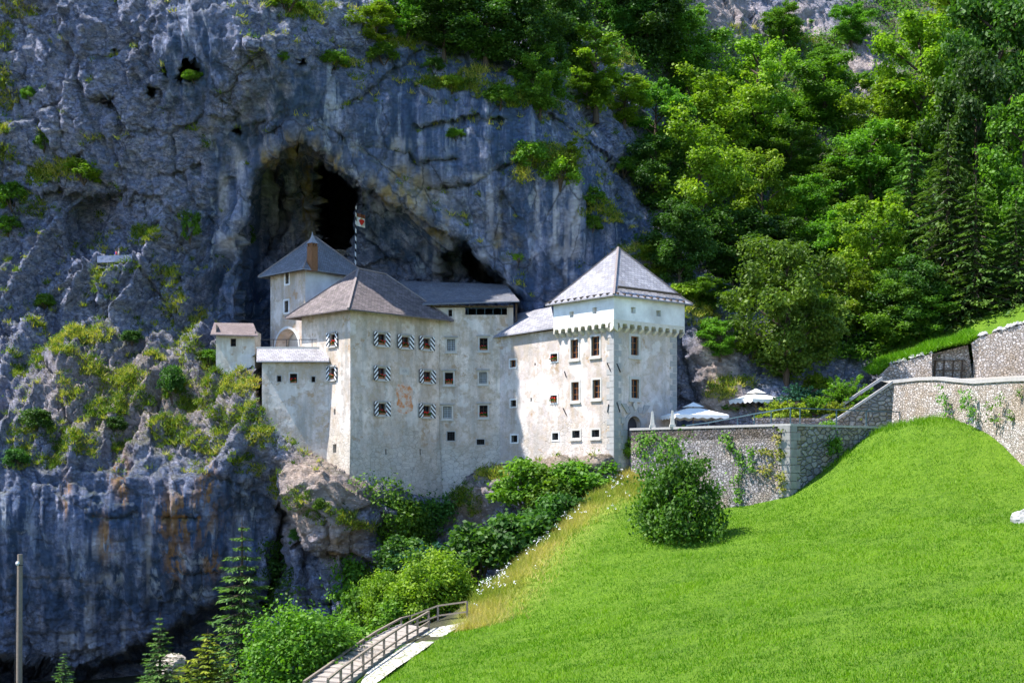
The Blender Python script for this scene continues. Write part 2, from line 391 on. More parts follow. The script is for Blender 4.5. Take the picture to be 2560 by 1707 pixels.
# ------------------------------------------------------------------ the cliff and wooded slope (one sheet of rock)
STEP = 4.0
gx = np.arange(-420, 3060 + 1, STEP); gy = np.arange(-520, 1900 + 1, STEP)
PX, PY = np.meshgrid(gx, gy)
BACK = [(-350,-480,115),(300,-480,108),(560,-480,114),(800,-480,118),(1000,-480,126),(400,-300,110),(650,-260,111),(650,-110,106),(800,-200,112),(1400,-480,150),(2000,-480,185),(2900,-480,180),
 (-350,-100,113),(-350,300,113),(-350,700,114),(-350,850,113),(0,-100,110.5),(0,300,112),(0,600,113.5),(0,800,112),
 (300,-100,107),(300,150,108),(300,400,111),(300,600,113.5),(300,660,112.2),(300,800,112),
 (500,-50,103.8),(500,200,104.6),(500,400,109.8),(500,600,112.5),(500,760,112.2),(500,900,111),
 (650,30,102.2),(650,138,101.4),(650,300,107),(650,450,110.5),(650,650,113),(650,800,113),(650,1000,113),
 (760,0,105.5),(760,200,104.6),(760,340,107.8),(900,0,109.5),(900,150,107.4),(900,300,107.6),(900,430,109.5),(900,600,112),(900,800,114),
 (1000,60,110.5),(1100,-120,122),(1100,0,115),(1100,60,112),(1100,200,108.8),(1100,350,108.4),(1100,480,109.6),(1100,650,112.5),(1100,900,115),
 (1300,-120,129),(1300,0,121),(1300,130,113.5),(1300,225,109.3),(1300,350,108.2),(1300,500,108.8),(1300,650,110.3),(1300,780,112),(1300,1000,114),
 (1500,0,133),(1500,200,122),(1500,330,114.5),(1500,450,110.8),(1500,600,110.4),(1500,720,110.8),(1500,900,111),
 (1620,0,138),(1620,250,129),(1620,450,120),(1620,600,113.5),(1620,720,109.8),(1620,900,108),
 (1725,760,107.5),(1720,830,105),(1730,950,104.2),(1730,1040,103.8),(1850,0,150),(1850,300,137),(1850,500,127),(1850,700,117),(1850,800,109),(1850,960,102.8),(1850,1060,102),
 (2100,0,158),(2100,300,141),(2100,600,123),(2100,800,112),(2100,900,107.5),(2100,1060,105),(2350,0,158),(2350,300,139),(2350,600,120),(2350,800,108.5),(2350,900,105.5),(2350,1060,104),
 (2600,0,150),(2600,300,131),(2600,600,113.5),(2600,800,104.5),(2600,900,103),(2900,0,145),(2900,300,126),(2900,600,110),(2900,900,102),(1400,1200,114),(2000,1300,105),(2900,1300,103),(700,1200,113),(-350,1000,112),(300,1000,112)]
FRONT = [(-350,700,114),(-350,850,110),(-350,1000,103.5),(-350,1130,100.5),(-350,1400,102),(-350,1700,105),(-350,1890,107),
 (0,700,113),(0,800,111.4),(0,950,107),(0,1090,103),(0,1160,101.4),(0,1250,100),(0,1400,101.6),(0,1600,105.5),(0,1890,109),
 (150,800,111.3),(150,950,107),(150,1100,103.2),(150,1180,101.6),(150,1400,101.5),(150,1640,106),
 (300,700,112.2),(300,800,111.2),(300,950,107.4),(300,1100,103.6),(300,1170,101.8),(300,1350,101.3),(300,1550,105.2),(300,1700,108),(300,1890,110),
 (450,800,112),(450,950,106.6),(450,1080,103.4),(450,1150,101.8),(450,1350,101.8),(450,1530,106),
 (540,800,111.5),(560,900,107.3),(560,1000,103.6),(560,1120,100.8),(560,1200,100.5),(560,1400,103),(560,1600,108),(560,1890,111),
 (640,860,108),(650,930,105),(660,1000,102.2),(690,1085,101),(700,1180,101.6),(700,1300,103.5),(690,1450,104),(690,1600,107),
 (750,1130,100.4),(800,1155,99.9),(760,1200,99.6),(760,1300,99.2),(760,1420,100.5),(760,1550,102),(878,1190,99.2),(860,1290,98.9),(870,1400,99.9),(870,1520,101.5),
 (930,1222,99.6),(960,1300,100.6),(960,1450,102.5),(1030,1242,101.5),(1030,1330,103),(1110,1242,103.2),(1110,1330,104.6),(1150,1215,103.6),(1190,1185,103.2),(1180,1260,103),(1160,1330,104),
 (1240,1160,103.4),(1240,1250,102),(1400,1143,99),(1400,1220,98),(1525,1136,96.1),(1560,1140,98.5),(1600,1110,99.5),(1640,1160,99.5),(1560,1220,98.5),(1300,1500,104),(1000,1600,106),(1500,1500,104),(1600,1890,106),(900,1890,110),(2900,1200,104),(2000,1000,108)]
S = 1000.0
fb = tps([(a / S, b / S) for a, b, c in BACK], [c for a, b, c in BACK])
ff = tps([(a / S, b / S) for a, b, c in FRONT], [c for a, b, c in FRONT])
q = np.stack([PX.ravel() / S, PY.ravel() / S], 1)
YB = fb(q).reshape(PX.shape); LW = 42 * fbm(PX / 170, PX * 0, PX * 0, 1, 4, 161) * np.exp(-((PY - 1130) / 170) ** 2) * sstep(660, 560, PX)
YF = np.clip(ff(np.stack([PX.ravel() / S, (PY + LW).ravel() / S], 1)).reshape(PX.shape), 90, 118)
# wobble the outlines of caves and ledges
WX = PX + 9 * fbm(PX / 60, PY / 60, PX * 0, 1, 4, 3); WY = PY + 9 * fbm(PX / 60, PY / 60, PX * 0 + 9, 1, 4, 4)
# caves
arch = [(741,345),(690,385),(645,440),(622,500),(605,600),(600,880),(1310,900),(1310,752),(1246,684),(1162,600),(1080,555),(1000,515),(930,470),(891,440),(851,415),(803,378)]
s1 = sdf(WX, WY, arch)
YB = YB + (2.6 + 1.2 * sstep(880, 800, PX)) * sstep(-4, 10, s1) + 3.4 * sstep(0, 170, s1) - 1.6 * np.exp(-((s1 + 16) / 24) ** 2)
s2 = sdf(WX, WY, [(630,500),(690,410),(741,370),(800,398),(850,440),(893,470),(900,560),(895,700),(760,760),(620,760)])
YB = YB + 2.8 * sstep(-4, 26, s2) * sstep(905, 870, PX)
s3 = sdf(WX, WY, [(800,400),(850,432),(888,470),(894,560),(893,640),(812,640),(798,560),(790,480)])
YB = YB + 26 * sstep(-2, 16, s3)
sc_ = sdf(WX, WY, [(655,430),(700,420),(735,480),(735,560),(690,640),(650,650),(640,540)])
YB = YB + 3.0 * sstep(-4, 26, sc_)
sn = sdf(WX, WY, [(1095,640),(1115,622),(1165,610),(1215,662),(1262,706),(1302,754),(1230,760),(1100,720)])
YB = YB + 4 * sstep(-4, 18, sn)
sn2 = sdf(WX, WY, [(1150,640),(1175,625),(1215,668),(1262,712),(1300,756),(1230,756),(1160,712)])
YB = YB + 9 * sstep(-3, 12, sn2)
sh = sdf(PX, PY, [(442,192),(444,172),(456,155),(468,148),(482,156),(494,172),(497,186),(490,198),(470,200),(450,200)])
YB = YB + 14 * sstep(-3, 7, sh)
for (a, b, r, dp) in ((415,178,7,3),(380,228,9,3),(282,250,14,2),(755,160,7,3),(290,125,6,2),(250,560,60,2.5),(600,330,10,3)):
    YB = YB + dp * np.exp(-(((WX - a) / r) ** 2 + ((WY - b) / r) ** 2) ** 2)
# horizontal ledges and seams across the smooth face
def seam(pts, w, depth):
    d = np.full(PX.shape, 1e9); below = np.zeros(PX.shape)
    for (x0, y0), (x1, y1) in zip(pts[:-1], pts[1:]):
        ex, ey = x1 - x0, y1 - y0
        t = np.clip(((WX - x0) * ex + (WY - y0) * ey) / (ex * ex + ey * ey), 0, 1)
        dd = np.hypot(WX - x0 - t * ex, WY - y0 - t * ey); m = dd < d
        d = np.where(m, dd, d); below = np.where(m, WY - (y0 + t * ey), below)
    return depth * .55 * np.exp(-(d / w) ** 2) * (below > -2) * .9 + depth * .22 * np.exp(-(d / 5) ** 2)
for pts, w, dpt in (([(850,265),(925,225),(1000,165),(1060,112)],26,.9),([(850,360),(930,362),(1020,385),(1050,412)],16,1.0),([(1045,322),(1090,310),(1160,295),(1250,300)],20,1.1),
    ([(1060,400),(1140,398)],12,1.0),([(1050,468),(1130,470),(1190,455),(1230,432),(1290,410)],16,1.1),([(1370,290),(1450,345),(1520,395),(1600,480),(1640,560)],22,1.2),
    ([(320,425),(440,430),(500,410)],14,.8),([(340,330),(390,330)],10,.8),([(230,1290),(290,1292),(340,1286)],10,.7),([(410,1290),(480,1288)],14,1.2),([(470,1420),(540,1425)],14,1.2),
    ([(0,470),(60,480)],20,1.2),([(120,480),(250,485),(330,500)],24,2.0)):
    YB = YB + seam(pts, w, dpt) * (PY < 800); YF = YF + seam(pts, w, dpt) * (PY > 800)
# lower wall: recess under the diagonal brow, black cave at the bottom left
sd = sdf(WX, WY, [(-420,1615),(0,1612),(60,1635),(130,1672),(190,1683),(384,1578),(540,1487),(640,1420),(660,1900),(-420,1900)])
YF = YF + 6 * sstep(-8, 30, sd)
sb = sdf(WX, WY, [(-420,1612),(0,1618),(60,1640),(128,1680),(140,1760),(-420,1760)])
YF = YF + 15 * sstep(-4, 20, sb)
sg = sdf(WX, WY, [(700,1250),(722,1290),(735,1400),(745,1560),(640,1600),(650,1480),(690,1330)])
YF = YF + 4 * sstep(-8, 20, sg)
sp_ = sdf(WX, WY, [(745,1360),(800,1385),(840,1350),(850,1500),(830,1530),(752,1530)])
YF = YF + 1.8 * sstep(-4, 14, sp_)
# join: behind the castle above the base line, rock below it
bx = [-420,560,620,650,690,750,818,878,930,1030,1110,1150,1190,1240,1400,1550,1600,1680,3060]
by = [800,800,880,1000,1082,1128,1153,1190,1216,1240,1240,1215,1182,1160,1143,1136,1120,1090,1090]
pb = np.interp(PX, bx, by); wd = np.interp(PX, [-420,540,640,3060], [60,60,9,9])
wB = sstep(0, 1, .5 + (pb - PY) / (2 * wd))
YY = YF * (1 - wB) + YB * wB
V = np.stack([(PX - CX) / F * YY, YY, (HY - PY) / F * YY], 2)
# rock relief along the surface normal
def normals(V):
    du = np.gradient(V, axis=1); dv = np.gradient(V, axis=0)
    n = np.cross(du, dv); n /= np.linalg.norm(n, axis=2, keepdims=True) + 1e-9
    return np.where((n[..., 1:2] > 0), -n, n)
Nn = normals(V)
smooth_face = np.clip(ell(PX, PY, [(1150,330,330,170),(1400,560,170,190),(480,150,90,150),(760,250,140,90),(200,1390,520,210),(560,1350,160,200),(1100,180,200,90),(620,380,90,100),(1050,560,180,120)]), 0, 1)
soilz = sstep(40, 160, sdf(PX, PY, [(1000,-520),(1060,40),(1250,150),(1420,240),(1600,330),(1650,560),(1700,740),(1850,860),(1900,1010),(3060,1040),(3060,-520)]))
nearcave = np.exp(-(np.maximum(np.abs(s1) - 25, 0) / 60) ** 2) * (PY < 800)
smooth_face = np.clip(np.maximum(smooth_face, .9 * nearcave), 0, 1)
rough = np.clip(1 - .85 * smooth_face, .12, 1)
x, y, z = [V[..., i].astype(np.float32) for i in range(3)]
# strata tilted: rotate the coordinates a little
xs = x * .92 + z * .38; zs = -x * .38 + z * .92
big = fbm(x, y, z, 9, 3, 11) * 1.3
rid = fbm(xs, y, zs * 1.5, 4.5, 5, 21, True, .55) * 1.25
blk = np.abs(fbm(xs, y * 1.2, zs * .8, 2.2, 4, 31)) * 1.1
fine = fbm(x, y, z, .9, 4, 41, True, .6) * .30
def facets(x, y, z, sc, seed):
    """flat tilted facets, one per cell: broken limestone blocks"""
    x, y, z = x / sc, y / sc, z / sc; fx, fy, fz = np.floor(x), np.floor(y), np.floor(z)
    best = np.full(x.shape, 9.0, np.float32); second = best.copy(); val = np.zeros(x.shape, np.float32)
    ix, iy, iz = [f.astype(np.int64) for f in (fx, fy, fz)]
    for a in (-1, 0, 1):
        for b in (-1, 0, 1):
            for c in (-1, 0, 1):
                i, j, k = ix + a, iy + b, iz + c
                dx = x - (fx + a + .5 + .42 * _h(i, j, k, seed)); dy = y - (fy + b + .5 + .42 * _h(i, j, k, seed + 1)); dz = z - (fz + c + .5 + .42 * _h(i, j, k, seed + 2))
                d = dx * dx + dy * dy + dz * dz; m = d < best
                second = np.where(m, best, np.minimum(second, d)); best = np.where(m, d, best)
                val = np.where(m, .35 * _h(i, j, k, seed + 3) + dx * .75 * _h(i, j, k, seed + 4) + dz * .75 * _h(i, j, k, seed + 5), val)
    return val, np.sqrt(second) - np.sqrt(best)
wx_ = fbm(x, y, z, 3.0, 3, 81) * 1.2; wz_ = fbm(x, y, z, 3.0, 3, 85) * 1.2
fa, ea = facets(xs + wx_, y, zs * .62 + wz_, 4.6, 91); fb2, eb = facets(xs + wx_ * .6, y, zs * .8 + wz_ * .6, 1.4, 101)
fac = fa * 1.25 - .35 * np.exp(-(ea / .05) ** 2) + (fb2 * .40 - .12 * np.exp(-(eb / .08) ** 2))
disp = (big * (.35 + .65 * rough) + (rid * .55 + blk * .3 + fac) * rough + fac * .05 + fine * (.3 + .7 * rough))
pu = (PX * .62 + PY * .78); pv = (-PX * .78 + PY * .62)             # flutes that run down the overhang to the lower right
flute = fbm(pv / 26 + .006 * pu, pu / 330, PX * 0, 1, 5, 131, False, .6)
fl_m = sstep(-70, 10, s1) * sstep(820, 900, PX) * (PY < 760)
slab = fbm((PX * .85 + PY * .53) / 42, (PY * .85 - PX * .53) / 360, PX * 0, 1, 5, 171, False, .6)   # slabs dipping to the lower left
disp = disp + slab * 2.4 * sstep(700, 560, PX) * sstep(430, 620, PY) * sstep(1210, 1130, PY)
disp = disp + flute * 1.1 * fl_m * (1 - .8 * np.exp(-(s1 / 16) ** 2))
vfl = fbm(PX / 22, PY / 300, PX * 0, 1, 5, 137, False, .6)
disp = disp + vfl * (.7 * sstep(6, 40, s1) * (PX < 850) * (PY < 800) * (1 - .6 * np.exp(-(s1 / 16) ** 2)) + .6 * smooth_face * (1 - fl_m))
damp = np.where(s3 > 0, .5, 1.0) * np.interp(PX, [-420,1650,1800,3060], [1,1,.7,.7])
near_castle = (np.abs(pb - PY) < 40) & (PX > 640) & (PX < 1620)
damp = np.where(near_castle, damp * .35, damp)
V = V + Nn * (disp * damp)[..., None]
Nn = normals(V)
H_, W_ = PX.shape
def cl(px, py):
    """point and normal of the rock sheet seen at a photo pixel"""
    j = int(np.clip(round((px - gx[0]) / STEP), 0, W_ - 1)); i = int(np.clip(round((py - gy[0]) / STEP), 0, H_ - 1))
    return V[i, j], Nn[i, j]
idx = np.arange(H_ * W_).reshape(H_, W_)
Q = np.stack([idx[:-1, :-1], idx[1:, :-1], idx[1:, 1:], idx[:-1, 1:]], 2).reshape(-1, 4)
ochre = np.clip(ell(PX, PY, [(980,500,120,60),(1090,560,70,50),(1060,600,60,40),(740,360,70,25),(770,480,40,150),(860,400,40,25),(690,400,60,40),(1260,640,40,60),(1010,450,60,40)]) * 1.0, 0, 1)
ochre = ochre * np.clip(.15 + 1.1 * sstep(-.12, .25, np.where(PX > 850, flute, vfl) + .5 * fbm(PX / 18, PY / 18, PX * 0, 1, 3, 141)), 0, 1)
rust = np.clip(ell(PX, PY, [(262,1345,18,60),(300,1180,30,60),(460,1290,90,70),(165,1235,14,60),(520,1220,26,80),(440,1390,30,60),(530,1400,26,40),(240,1320,14,40),(310,1230,14,40)]), 0, 1) * (PY > 1100)
white = np.clip(ell(PX, PY, [(1390,560,16,110),(1430,560,22,130),(1420,640,20,80),(1480,700,14,50),(1225,520,18,90),(1240,560,14,60),(372,1400,12,110),(378,1330,14,60),(310,1600,10,40),(215,1530,26,40),(195,1600,60,30),(270,1450,40,16),(250,1360,40,30),(560,480,12,60),(600,420,16,40),(1000,380,14,40),(960,400,10,50),(985,360,40,20),(1345,520,8,60),(1080,650,22,45),(590,600,14,50),(730,560,34,70),(1200,440,40,10),(1800,900,60,110),(1790,60,110,90),(2150,180,90,120),(2000,60,80,60),(900,470,20,40),(960,520,30,30),(1100,600,40,14),(1200,660,16,40),(1270,720,20,40),(690,370,40,12)]) * .8, 0, 1)  # pale streaks; tower-side rock and crag tops also whitened to look sunlit
vst = fbm(PX / 9, PY / 170, PX * 0, 1, 4, 151, False, .6) + .45 * fbm(PX / 30, PY / 30, PX * 0, 1, 4, 152)
white = white * sstep(-.22, .16, vst)
white = np.clip(white + .7 * ell(PX, PY, [(1000,570,150,130),(690,520,30,120),(762,500,36,150),(590,520,30,140),(1100,650,60,40)]) * sstep(-.1, .3, np.where(PX > 850, flute, vfl)), 0, 1)  # cave interior painted paler to brighten it against its own shade
warm = np.clip(ell(PX, PY, [(790,1180,90,70),(850,1230,90,60),(760,1280,60,90),(850,1330,60,80),(1180,1250,70,60),(1240,1180,60,40),(1500,1150,90,30),(1380,1160,80,30),(1800,1000,60,60)]) + .7 * ell(PX, PY, [(1790,900,60,110),(350,1000,300,130),(1800,40,120,90),(2150,160,90,120),(2000,60,80,60)]), 0, 1)
streak = np.clip(.22 + smooth_face * 1.0 + .5 * ell(PX, PY, [(600,600,120,250),(1500,600,120,150),(1730,900,40,120)]), 0, 1)
upn = sstep(.30, .62, Nn[..., 2])
soil = np.clip(np.maximum(soilz * .9, upn * .45 * (1 - sstep(0, 20, s1)) + .4 * ell(PX, PY, [(420,1050,260,80),(250,860,120,50),(560,960,90,80)]) * sstep(.12, .4, Nn[..., 2])), 0, 1)
soil = soil * (1 - ell(PX, PY, [(1850,20,170,100),(2150,170,80,130),(2030,40,120,70),(1890,230,50,40),(1780,930,80,120)]))
soil = np.where((PY > pb + 30) & (PX > 700), soil * .25, soil)
cliff_me = np_mesh("cliff", V.reshape(-1, 3), Q, ROCK, {k: v.ravel() for k, v in dict(rough=.25 + .75 * rough, ochre=ochre, rust=rust, white=white, warm=warm, streak=streak, soil=soil).items()}, False)
tag(lay(bpy.data.objects.new("cliff", cliff_me)), "grey limestone cliff with a big cave arch behind the castle", None, None, "structure")

# ------------------------------------------------------------------ meadow and ravine ground
GP = []
def gp(px, py, Y): GP.append(tuple(P(px, py, Y)))
for a in ((1175,1572,71.5),(1300,1707,53),(1280,1600,64.5),(1500,1707,50),(1500,1550,64),(1500,1400,77),(1800,1707,46),(1800,1550,58),(1800,1400,73),(1700,1310,85),
          (2000,1707,43),(2000,1500,60),(2000,1330,77),(1975,1245,87.5),(2200,1072,91.3),(2100,1158,89.3),(2200,1300,76),(2200,1500,57),(2330,1055,88.5),(2450,1100,84.5),(2560,1152,81.5),(2400,1300,71),
          (2560,1400,60),(2560,1707,38),(2300,1707,40),(2800,1250,72),(2800,1600,42),(1150,1532,73),(1200,1490,76),(1300,1405,82),(1400,1315,88),(1480,1240,92),(1580,1150,97),(1640,1262,95),(1790,1272,92.3),
          (1069,1584,70),(1010,1612,66),(960,1642,63),(908,1676,60.5),(850,1720,57.5),(1095,1566,73),(1002,1569,72.5),(940,1618,68.5),(880,1664,65),(820,1715,61.5),(1000,1700,57.5),(1120,1640,63),(1150,1700,55)):
    gp(*a)
GP += [(-3.6,88.5,-13),(-1.2,95,-9.8),(-8.5,81,-14.5),(4.6,101,-4),(-12,71,-14),(-14.5,61,-13.5),(-22,70,-17),(-30,80,-18),(-20,95,-17),(-40,60,-16),(-60,90,-18),(-30,50,-13),(-8,100,-14),(0,104,-10),
       (0,0,-1.75),(0,10,-3.6),(0,20,-5.2),(0,35,-8),(20,20,-4.6),(20,32,-6.4),(-20,20,-6),(-20,40,-10.5),(40,45,-3),(40,65,.5),(40,10,-2),(-40,10,-5),(40,80,3),(60,60,3),(60,20,0),(-60,30,-8),(36,95,3),(20,100,-.5),(50,100,4),(-60,110,-18),(-10,110,-14)]
GA = np.array(GP)
gf = tps(GA[:, :2] / 50, GA[:, 2], 3e-3)
def gz(xx, yy): return float(gf([(xx / 50, yy / 50)])[0])
mx, my = np.meshgrid(np.arange(-70, 70.1, .45), np.arange(-12, 112.1, .45))
mz = gf(np.stack([mx.ravel() / 50, my.ravel() / 50], 1)).reshape(mx.shape)
mz = mz + fbm(mx, my, mx * 0, 3.5, 3, 51) * .16 + fbm(mx, my, mx * 0, .9, 2, 55) * .05
crest = np.array([(-3,71),(-1.7,76),(.5,82),(3.2,88),(5.6,92),(9,98)])
cxl = np.interp(my, crest[:, 1], crest[:, 0])              # x of the crest line at each depth
dist_c = mx - cxl
dry = np.clip(np.exp(-((dist_c - .6) / 3.0) ** 2) * (my > 69) + 0, 0, 1) * sstep(69, 73, my)
wild = sstep(.8, -1.2, dist_c) * (my > 66) + (my <= 66) * sstep(-9, -12, mx)
n = N("meadow_ground"); p = n.pos()
c = n.mix(n.ramp(n.noise(p, .25, 6, .6), [(.35, 0), (.65, 1)]), (.075, .165, .004), (.12, .235, .005))
c = n.mix(n.ramp(n.noise(p, 2.6, 8, .7), [(.40, 0), (.64, .85)]), c, (.17, .29, .015))
c = n.mix(n.ramp(n.noise(n.map(p, (1, 1, 2)), 9, 6, .7), [(.36, .8), (.52, 0)]), c, (.04, .105, .006))
c = n.mix(n.math('MULTIPLY', n.attr("dry"), n.ramp(n.noise(p, 1.1, 6), [(.3, .3), (.6, 1)])), c, (.42, .42, .09))
c = n.mix(n.attr("wild"), c, n.mix(n.noise(p, 1.2, 6), (.03, .035, .015), (.10, .09, .05)))
MEADOW = n.done(c, n.bump(n.math('ADD', n.noise(p, 3, 8, .7), n.noise(p, 14, 5, .7)), .9, .16), .9)
gi = np.arange(mx.size).reshape(mx.shape)
GQ = np.stack([gi[:-1, :-1], gi[:-1, 1:], gi[1:, 1:], gi[1:, :-1]], 2).reshape(-1, 4)
me = np_mesh("meadow", np.stack([mx, my, mz], 2).reshape(-1, 3), GQ, MEADOW, {"dry": dry.ravel(), "wild": wild.ravel()}, True)
tag(lay(bpy.data.objects.new("meadow", me)), "bright green mown meadow sloping down from the stone walls", None, None, "structure")
# ground sheet to the horizon, far below and behind everything
GROUND = plain('valley_ground', (.12, .12, .10), .95, .3, .2)
g = MB(); g.poly([(-900, -600, -30), (900, -600, -30), (900, 900, -30), (-900, 900, -30)])
tag(g.build("ground", GROUND), "wide valley ground under the cliff", None, None, "structure")
# ------------------------------------------------------------------ wall planes with openings
class Plane:
    """vertical wall plane from plan point a to b (left to right seen from outside)"""
    def __init__(s, a, b):
        s.a = Vector((a[0], a[1], 0)); s.b = Vector((b[0], b[1], 0)); d = s.b - s.a
        s.L = d.length; s.d = d / s.L; s.n = Vector((s.d.y, -s.d.x, 0))
    def sz(s, px, py):
        k = (px - CX) / F
        t = (k * s.a.y - s.a.x) / (s.d.x - k * s.d.y)
        return t, (HY - py) / F * (s.a.y + s.d.y * t)
    def rect(s, x0, x1, y0, y1):
        """pixel box -> (s0, s1, z0, z1) on the plane"""
        a, _ = s.sz(x0, y0); b, _ = s.sz(x1, y0); m = (x0 + x1) / 2
        return a, b, s.sz(m, y1)[1], s.sz(m, y0)[1]
    def pt(s, t, z, off=0.0): return s.a + s.d * t + s.n * off + Vector((0, 0, z))

def wear(s, z, openings, ztop):
    w = 0.0
    for a, b, c, d in openings:
        cx, hw = (a + b) / 2, (b - a) / 2 + .25
        if z < c: w = max(w, math.exp(-((s - cx) / hw) ** 4) * max(0, 1 - (c - z) / 2.2))
        else: w = max(w, .6 * math.exp(-(max(abs(s - cx) - hw, 0) / .4) ** 2 - (max(z - d - .2, 0) / .5) ** 2))
    return (w, math.exp(-max(0, ztop - z) / 1.1))

def wall_panel(mb, pl, z0, z1, openings, depth=.34, s0=0.0, s1=None, mat_back=True):
    s1 = pl.L if s1 is None else s1
    S_ = sorted({s0, s1, *[v for o in openings for v in o[:2]]}); Z_ = sorted({z0, z1, *[v for o in openings for v in o[2:4]]})
    for i in range(len(S_) - 1):
        for j in range(len(Z_) - 1):
            a, b, c, d = S_[i], S_[i + 1], Z_[j], Z_[j + 1]
            mS, mZ = (a + b) / 2, (c + d) / 2
            if any(o[0] < mS < o[1] and o[2] < mZ < o[3] for o in openings): continue
            nu, nv = max(1, int((b - a) / .45)), max(1, int((d - c) / .45))
            for iu in range(nu):
                for iv in range(nv):
                    st_ = [(a + (b - a) * (iu + e) / nu, c + (d - c) * (iv + f) / nv) for e, f in ((0, 0), (1, 0), (1, 1), (0, 1))]
                    mb.poly([pl.pt(*q) for q in st_], [wear(q[0], q[1], openings, z1) for q in st_])
    for o in openings:
        a, b, c, d = o[:4]
        for (p, q, r, t) in (((a, c), (a, d), 0, 0), ((b, d), (b, c), 0, 0), ((a, d), (b, d), 0, 0), ((b, c), (a, c), 0, 0)):
            mb.poly([pl.pt(*p), pl.pt(*q), pl.pt(*q, -depth), pl.pt(*p, -depth)])

def pbox(mb, pl, s0, s1, z0, z1, o0, o1):
    """box on a plane between offsets o0..o1 along the outward normal"""
    return mb.box(pl.pt(s0, z0, o0), pl.d * (s1 - s0), pl.n * (o1 - o0), Vector((0, 0, z1 - z0)))

def shutter_mat():
    n = N("striped_shutter_paint"); sep = n.new("ShaderNodeSeparateXYZ"); n.put(sep.inputs[0], n.uv())
    f = n.math('FRACT', n.math('ADD', sep.outputs[0], sep.outputs[1]))
    c = n.ramp(f, [(0, (.02, .022, .03)), (.5, (.80, .80, .80))], 'CONSTANT')
    return n.done(c, None, .6)
SHUT = shutter_mat()

def window(pl, bld, o, style="wood", nx=2, ny=3, surround=None, sill=True, shutters=False, sw=.11, label=None, hood=False):
    """a window as a part of a building: frame bars, with pane, sill, surround, shutters as its sub-parts"""
    a, b, c, d = o; w = b - a; h = d - c
    fm = {"wood": WOOD_B, "lattice": IRON, "dark": WOOD_D, "grate": IRON, "slit": STONE_D}[style]
    mb = MB(); fw = .055 if style == "wood" else (.03 if style in ("lattice", "grate") else .045); off = -.16 if style != "grate" else -.1
    if style == "slit":
        pbox(mb, pl, a, b, c, c + .03, -.3, -.02)
    else:
        for (q0, q1, r0, r1) in ((a, a + fw, c, d), (b - fw, b, c, d), (a + fw, b - fw, c, c + fw), (a + fw, b - fw, d - fw, d)): pbox(mb, pl, q0, q1, r0, r1, off - .05, off)
        for i in range(1, nx): x_ = a + w * i / nx; pbox(mb, pl, x_ - fw * .4, x_ + fw * .4, c + fw, d - fw, off - .045, off - .006)
        for j in range(1, ny): z_ = c + h * j / ny; pbox(mb, pl, a + fw, b - fw, z_ - fw * .3, z_ + fw * .3, off - .04, off - .011)
    if shutters: fm = WOOD_P
    win = mb.build("window", fm, bld)
    if label: win["label"] = label
    pm = {"wood": GLASS, "lattice": CURT, "dark": BLACKW, "grate": BLACKW, "slit": BLACKW}[style]
    pbox(MB(), pl, a, b, c, d, -.30, -.26).build("pane", pm, win)
    if surround is not None:
        m2 = MB(); t = sw
        for (q0, q1, r0, r1) in ((a - t, a, c - t, d + t), (b, b + t, c - t, d + t), (a, b, d, d + t), (a, b, c - t, c)): pbox(m2, pl, q0, q1, r0, r1, -.2, .035)
        m2.build("surround", surround, win)
    if hood:
        pbox(MB(), pl, a - sw - .1, b + sw + .1, d + sw + .002, d + sw + .12, -.02, .17).build("hood", STONE_D, win)
    if sill:
        ms = MB(); pbox(ms, pl, a - sw - .06, b + sw + .06, c - sw - .1, c - sw - .002, -.02, .12); ms.build("sill", STONE if surround is None else surround, win)
    if shutters:
        for sgn in (-1, 1):
            m3 = MB(); wv = w * .60; x0 = (a - .06 - wv) if sgn < 0 else (b + .06); ang = .12
            # hinged at the jamb, swung a little off the wall
            hinge = pl.pt(a - .04 if sgn < 0 else b + .04, c - .12, .07)
            dr = (pl.d * sgn * math.cos(ang) + pl.n * math.sin(ang)); hv = Vector((0, 0, h + .26)); nn = Vector((-dr.y, dr.x, 0)) * .045
            q = [hinge, hinge + dr * wv, hinge + dr * wv + hv, hinge + hv]
            L_ = wv / .36; Hh = (h + .26) / .36
            uv = [(0, 0), (L_, 0), (L_, Hh), (0, Hh)]
            m3.poly(q, uv); m3.poly([v + nn for v in q][::-1], uv[::-1])
            for i in range(4): m3.poly([q[i], q[(i + 1) % 4], q[(i + 1) % 4] + nn, q[i] + nn], [(0, 0)] * 4)
            m3.build("shutter", SHUT, win)
    return win

def flower_box(pl, o, label, many=1.0):
    a, b, c, d = o; w = b - a
    ctr = pl.pt((a + b) / 2, c + .02, .02)
    t = thing("flower_box", label, "flower box", ctr, "red geranium boxes on the castle windows")
    pbox(MB(), pl, a + w * .12, b - w * .12, c + .01, c + .17, -.13, .07).build("planter", TERRA, t)
    r = np.random.default_rng(int(abs(ctr.x * 100)) + 5); L1 = MB(); L2 = MB()
    def bits(mb, n, zc, zs, s):
        for _ in range(n):
            q = pl.pt(a + w * r.uniform(.04, .96), c + zc + r.uniform(-zs, zs), r.uniform(-.08, .2))
            u = Vector(r.normal(size=3)).normalized(); v = u.cross(Vector(r.normal(size=3))).normalized()
            mb.poly([q + u * s, q + v * s * .8, q - u * s, q - v * s * .8])
    bits(L1, 46, .20, .09, .07); bits(L2, int(20 * many), .29, .10, .062)
    me_ = L1.build("leaves", L_MID, t); L2.build("blossoms", REDP, t)
    return t

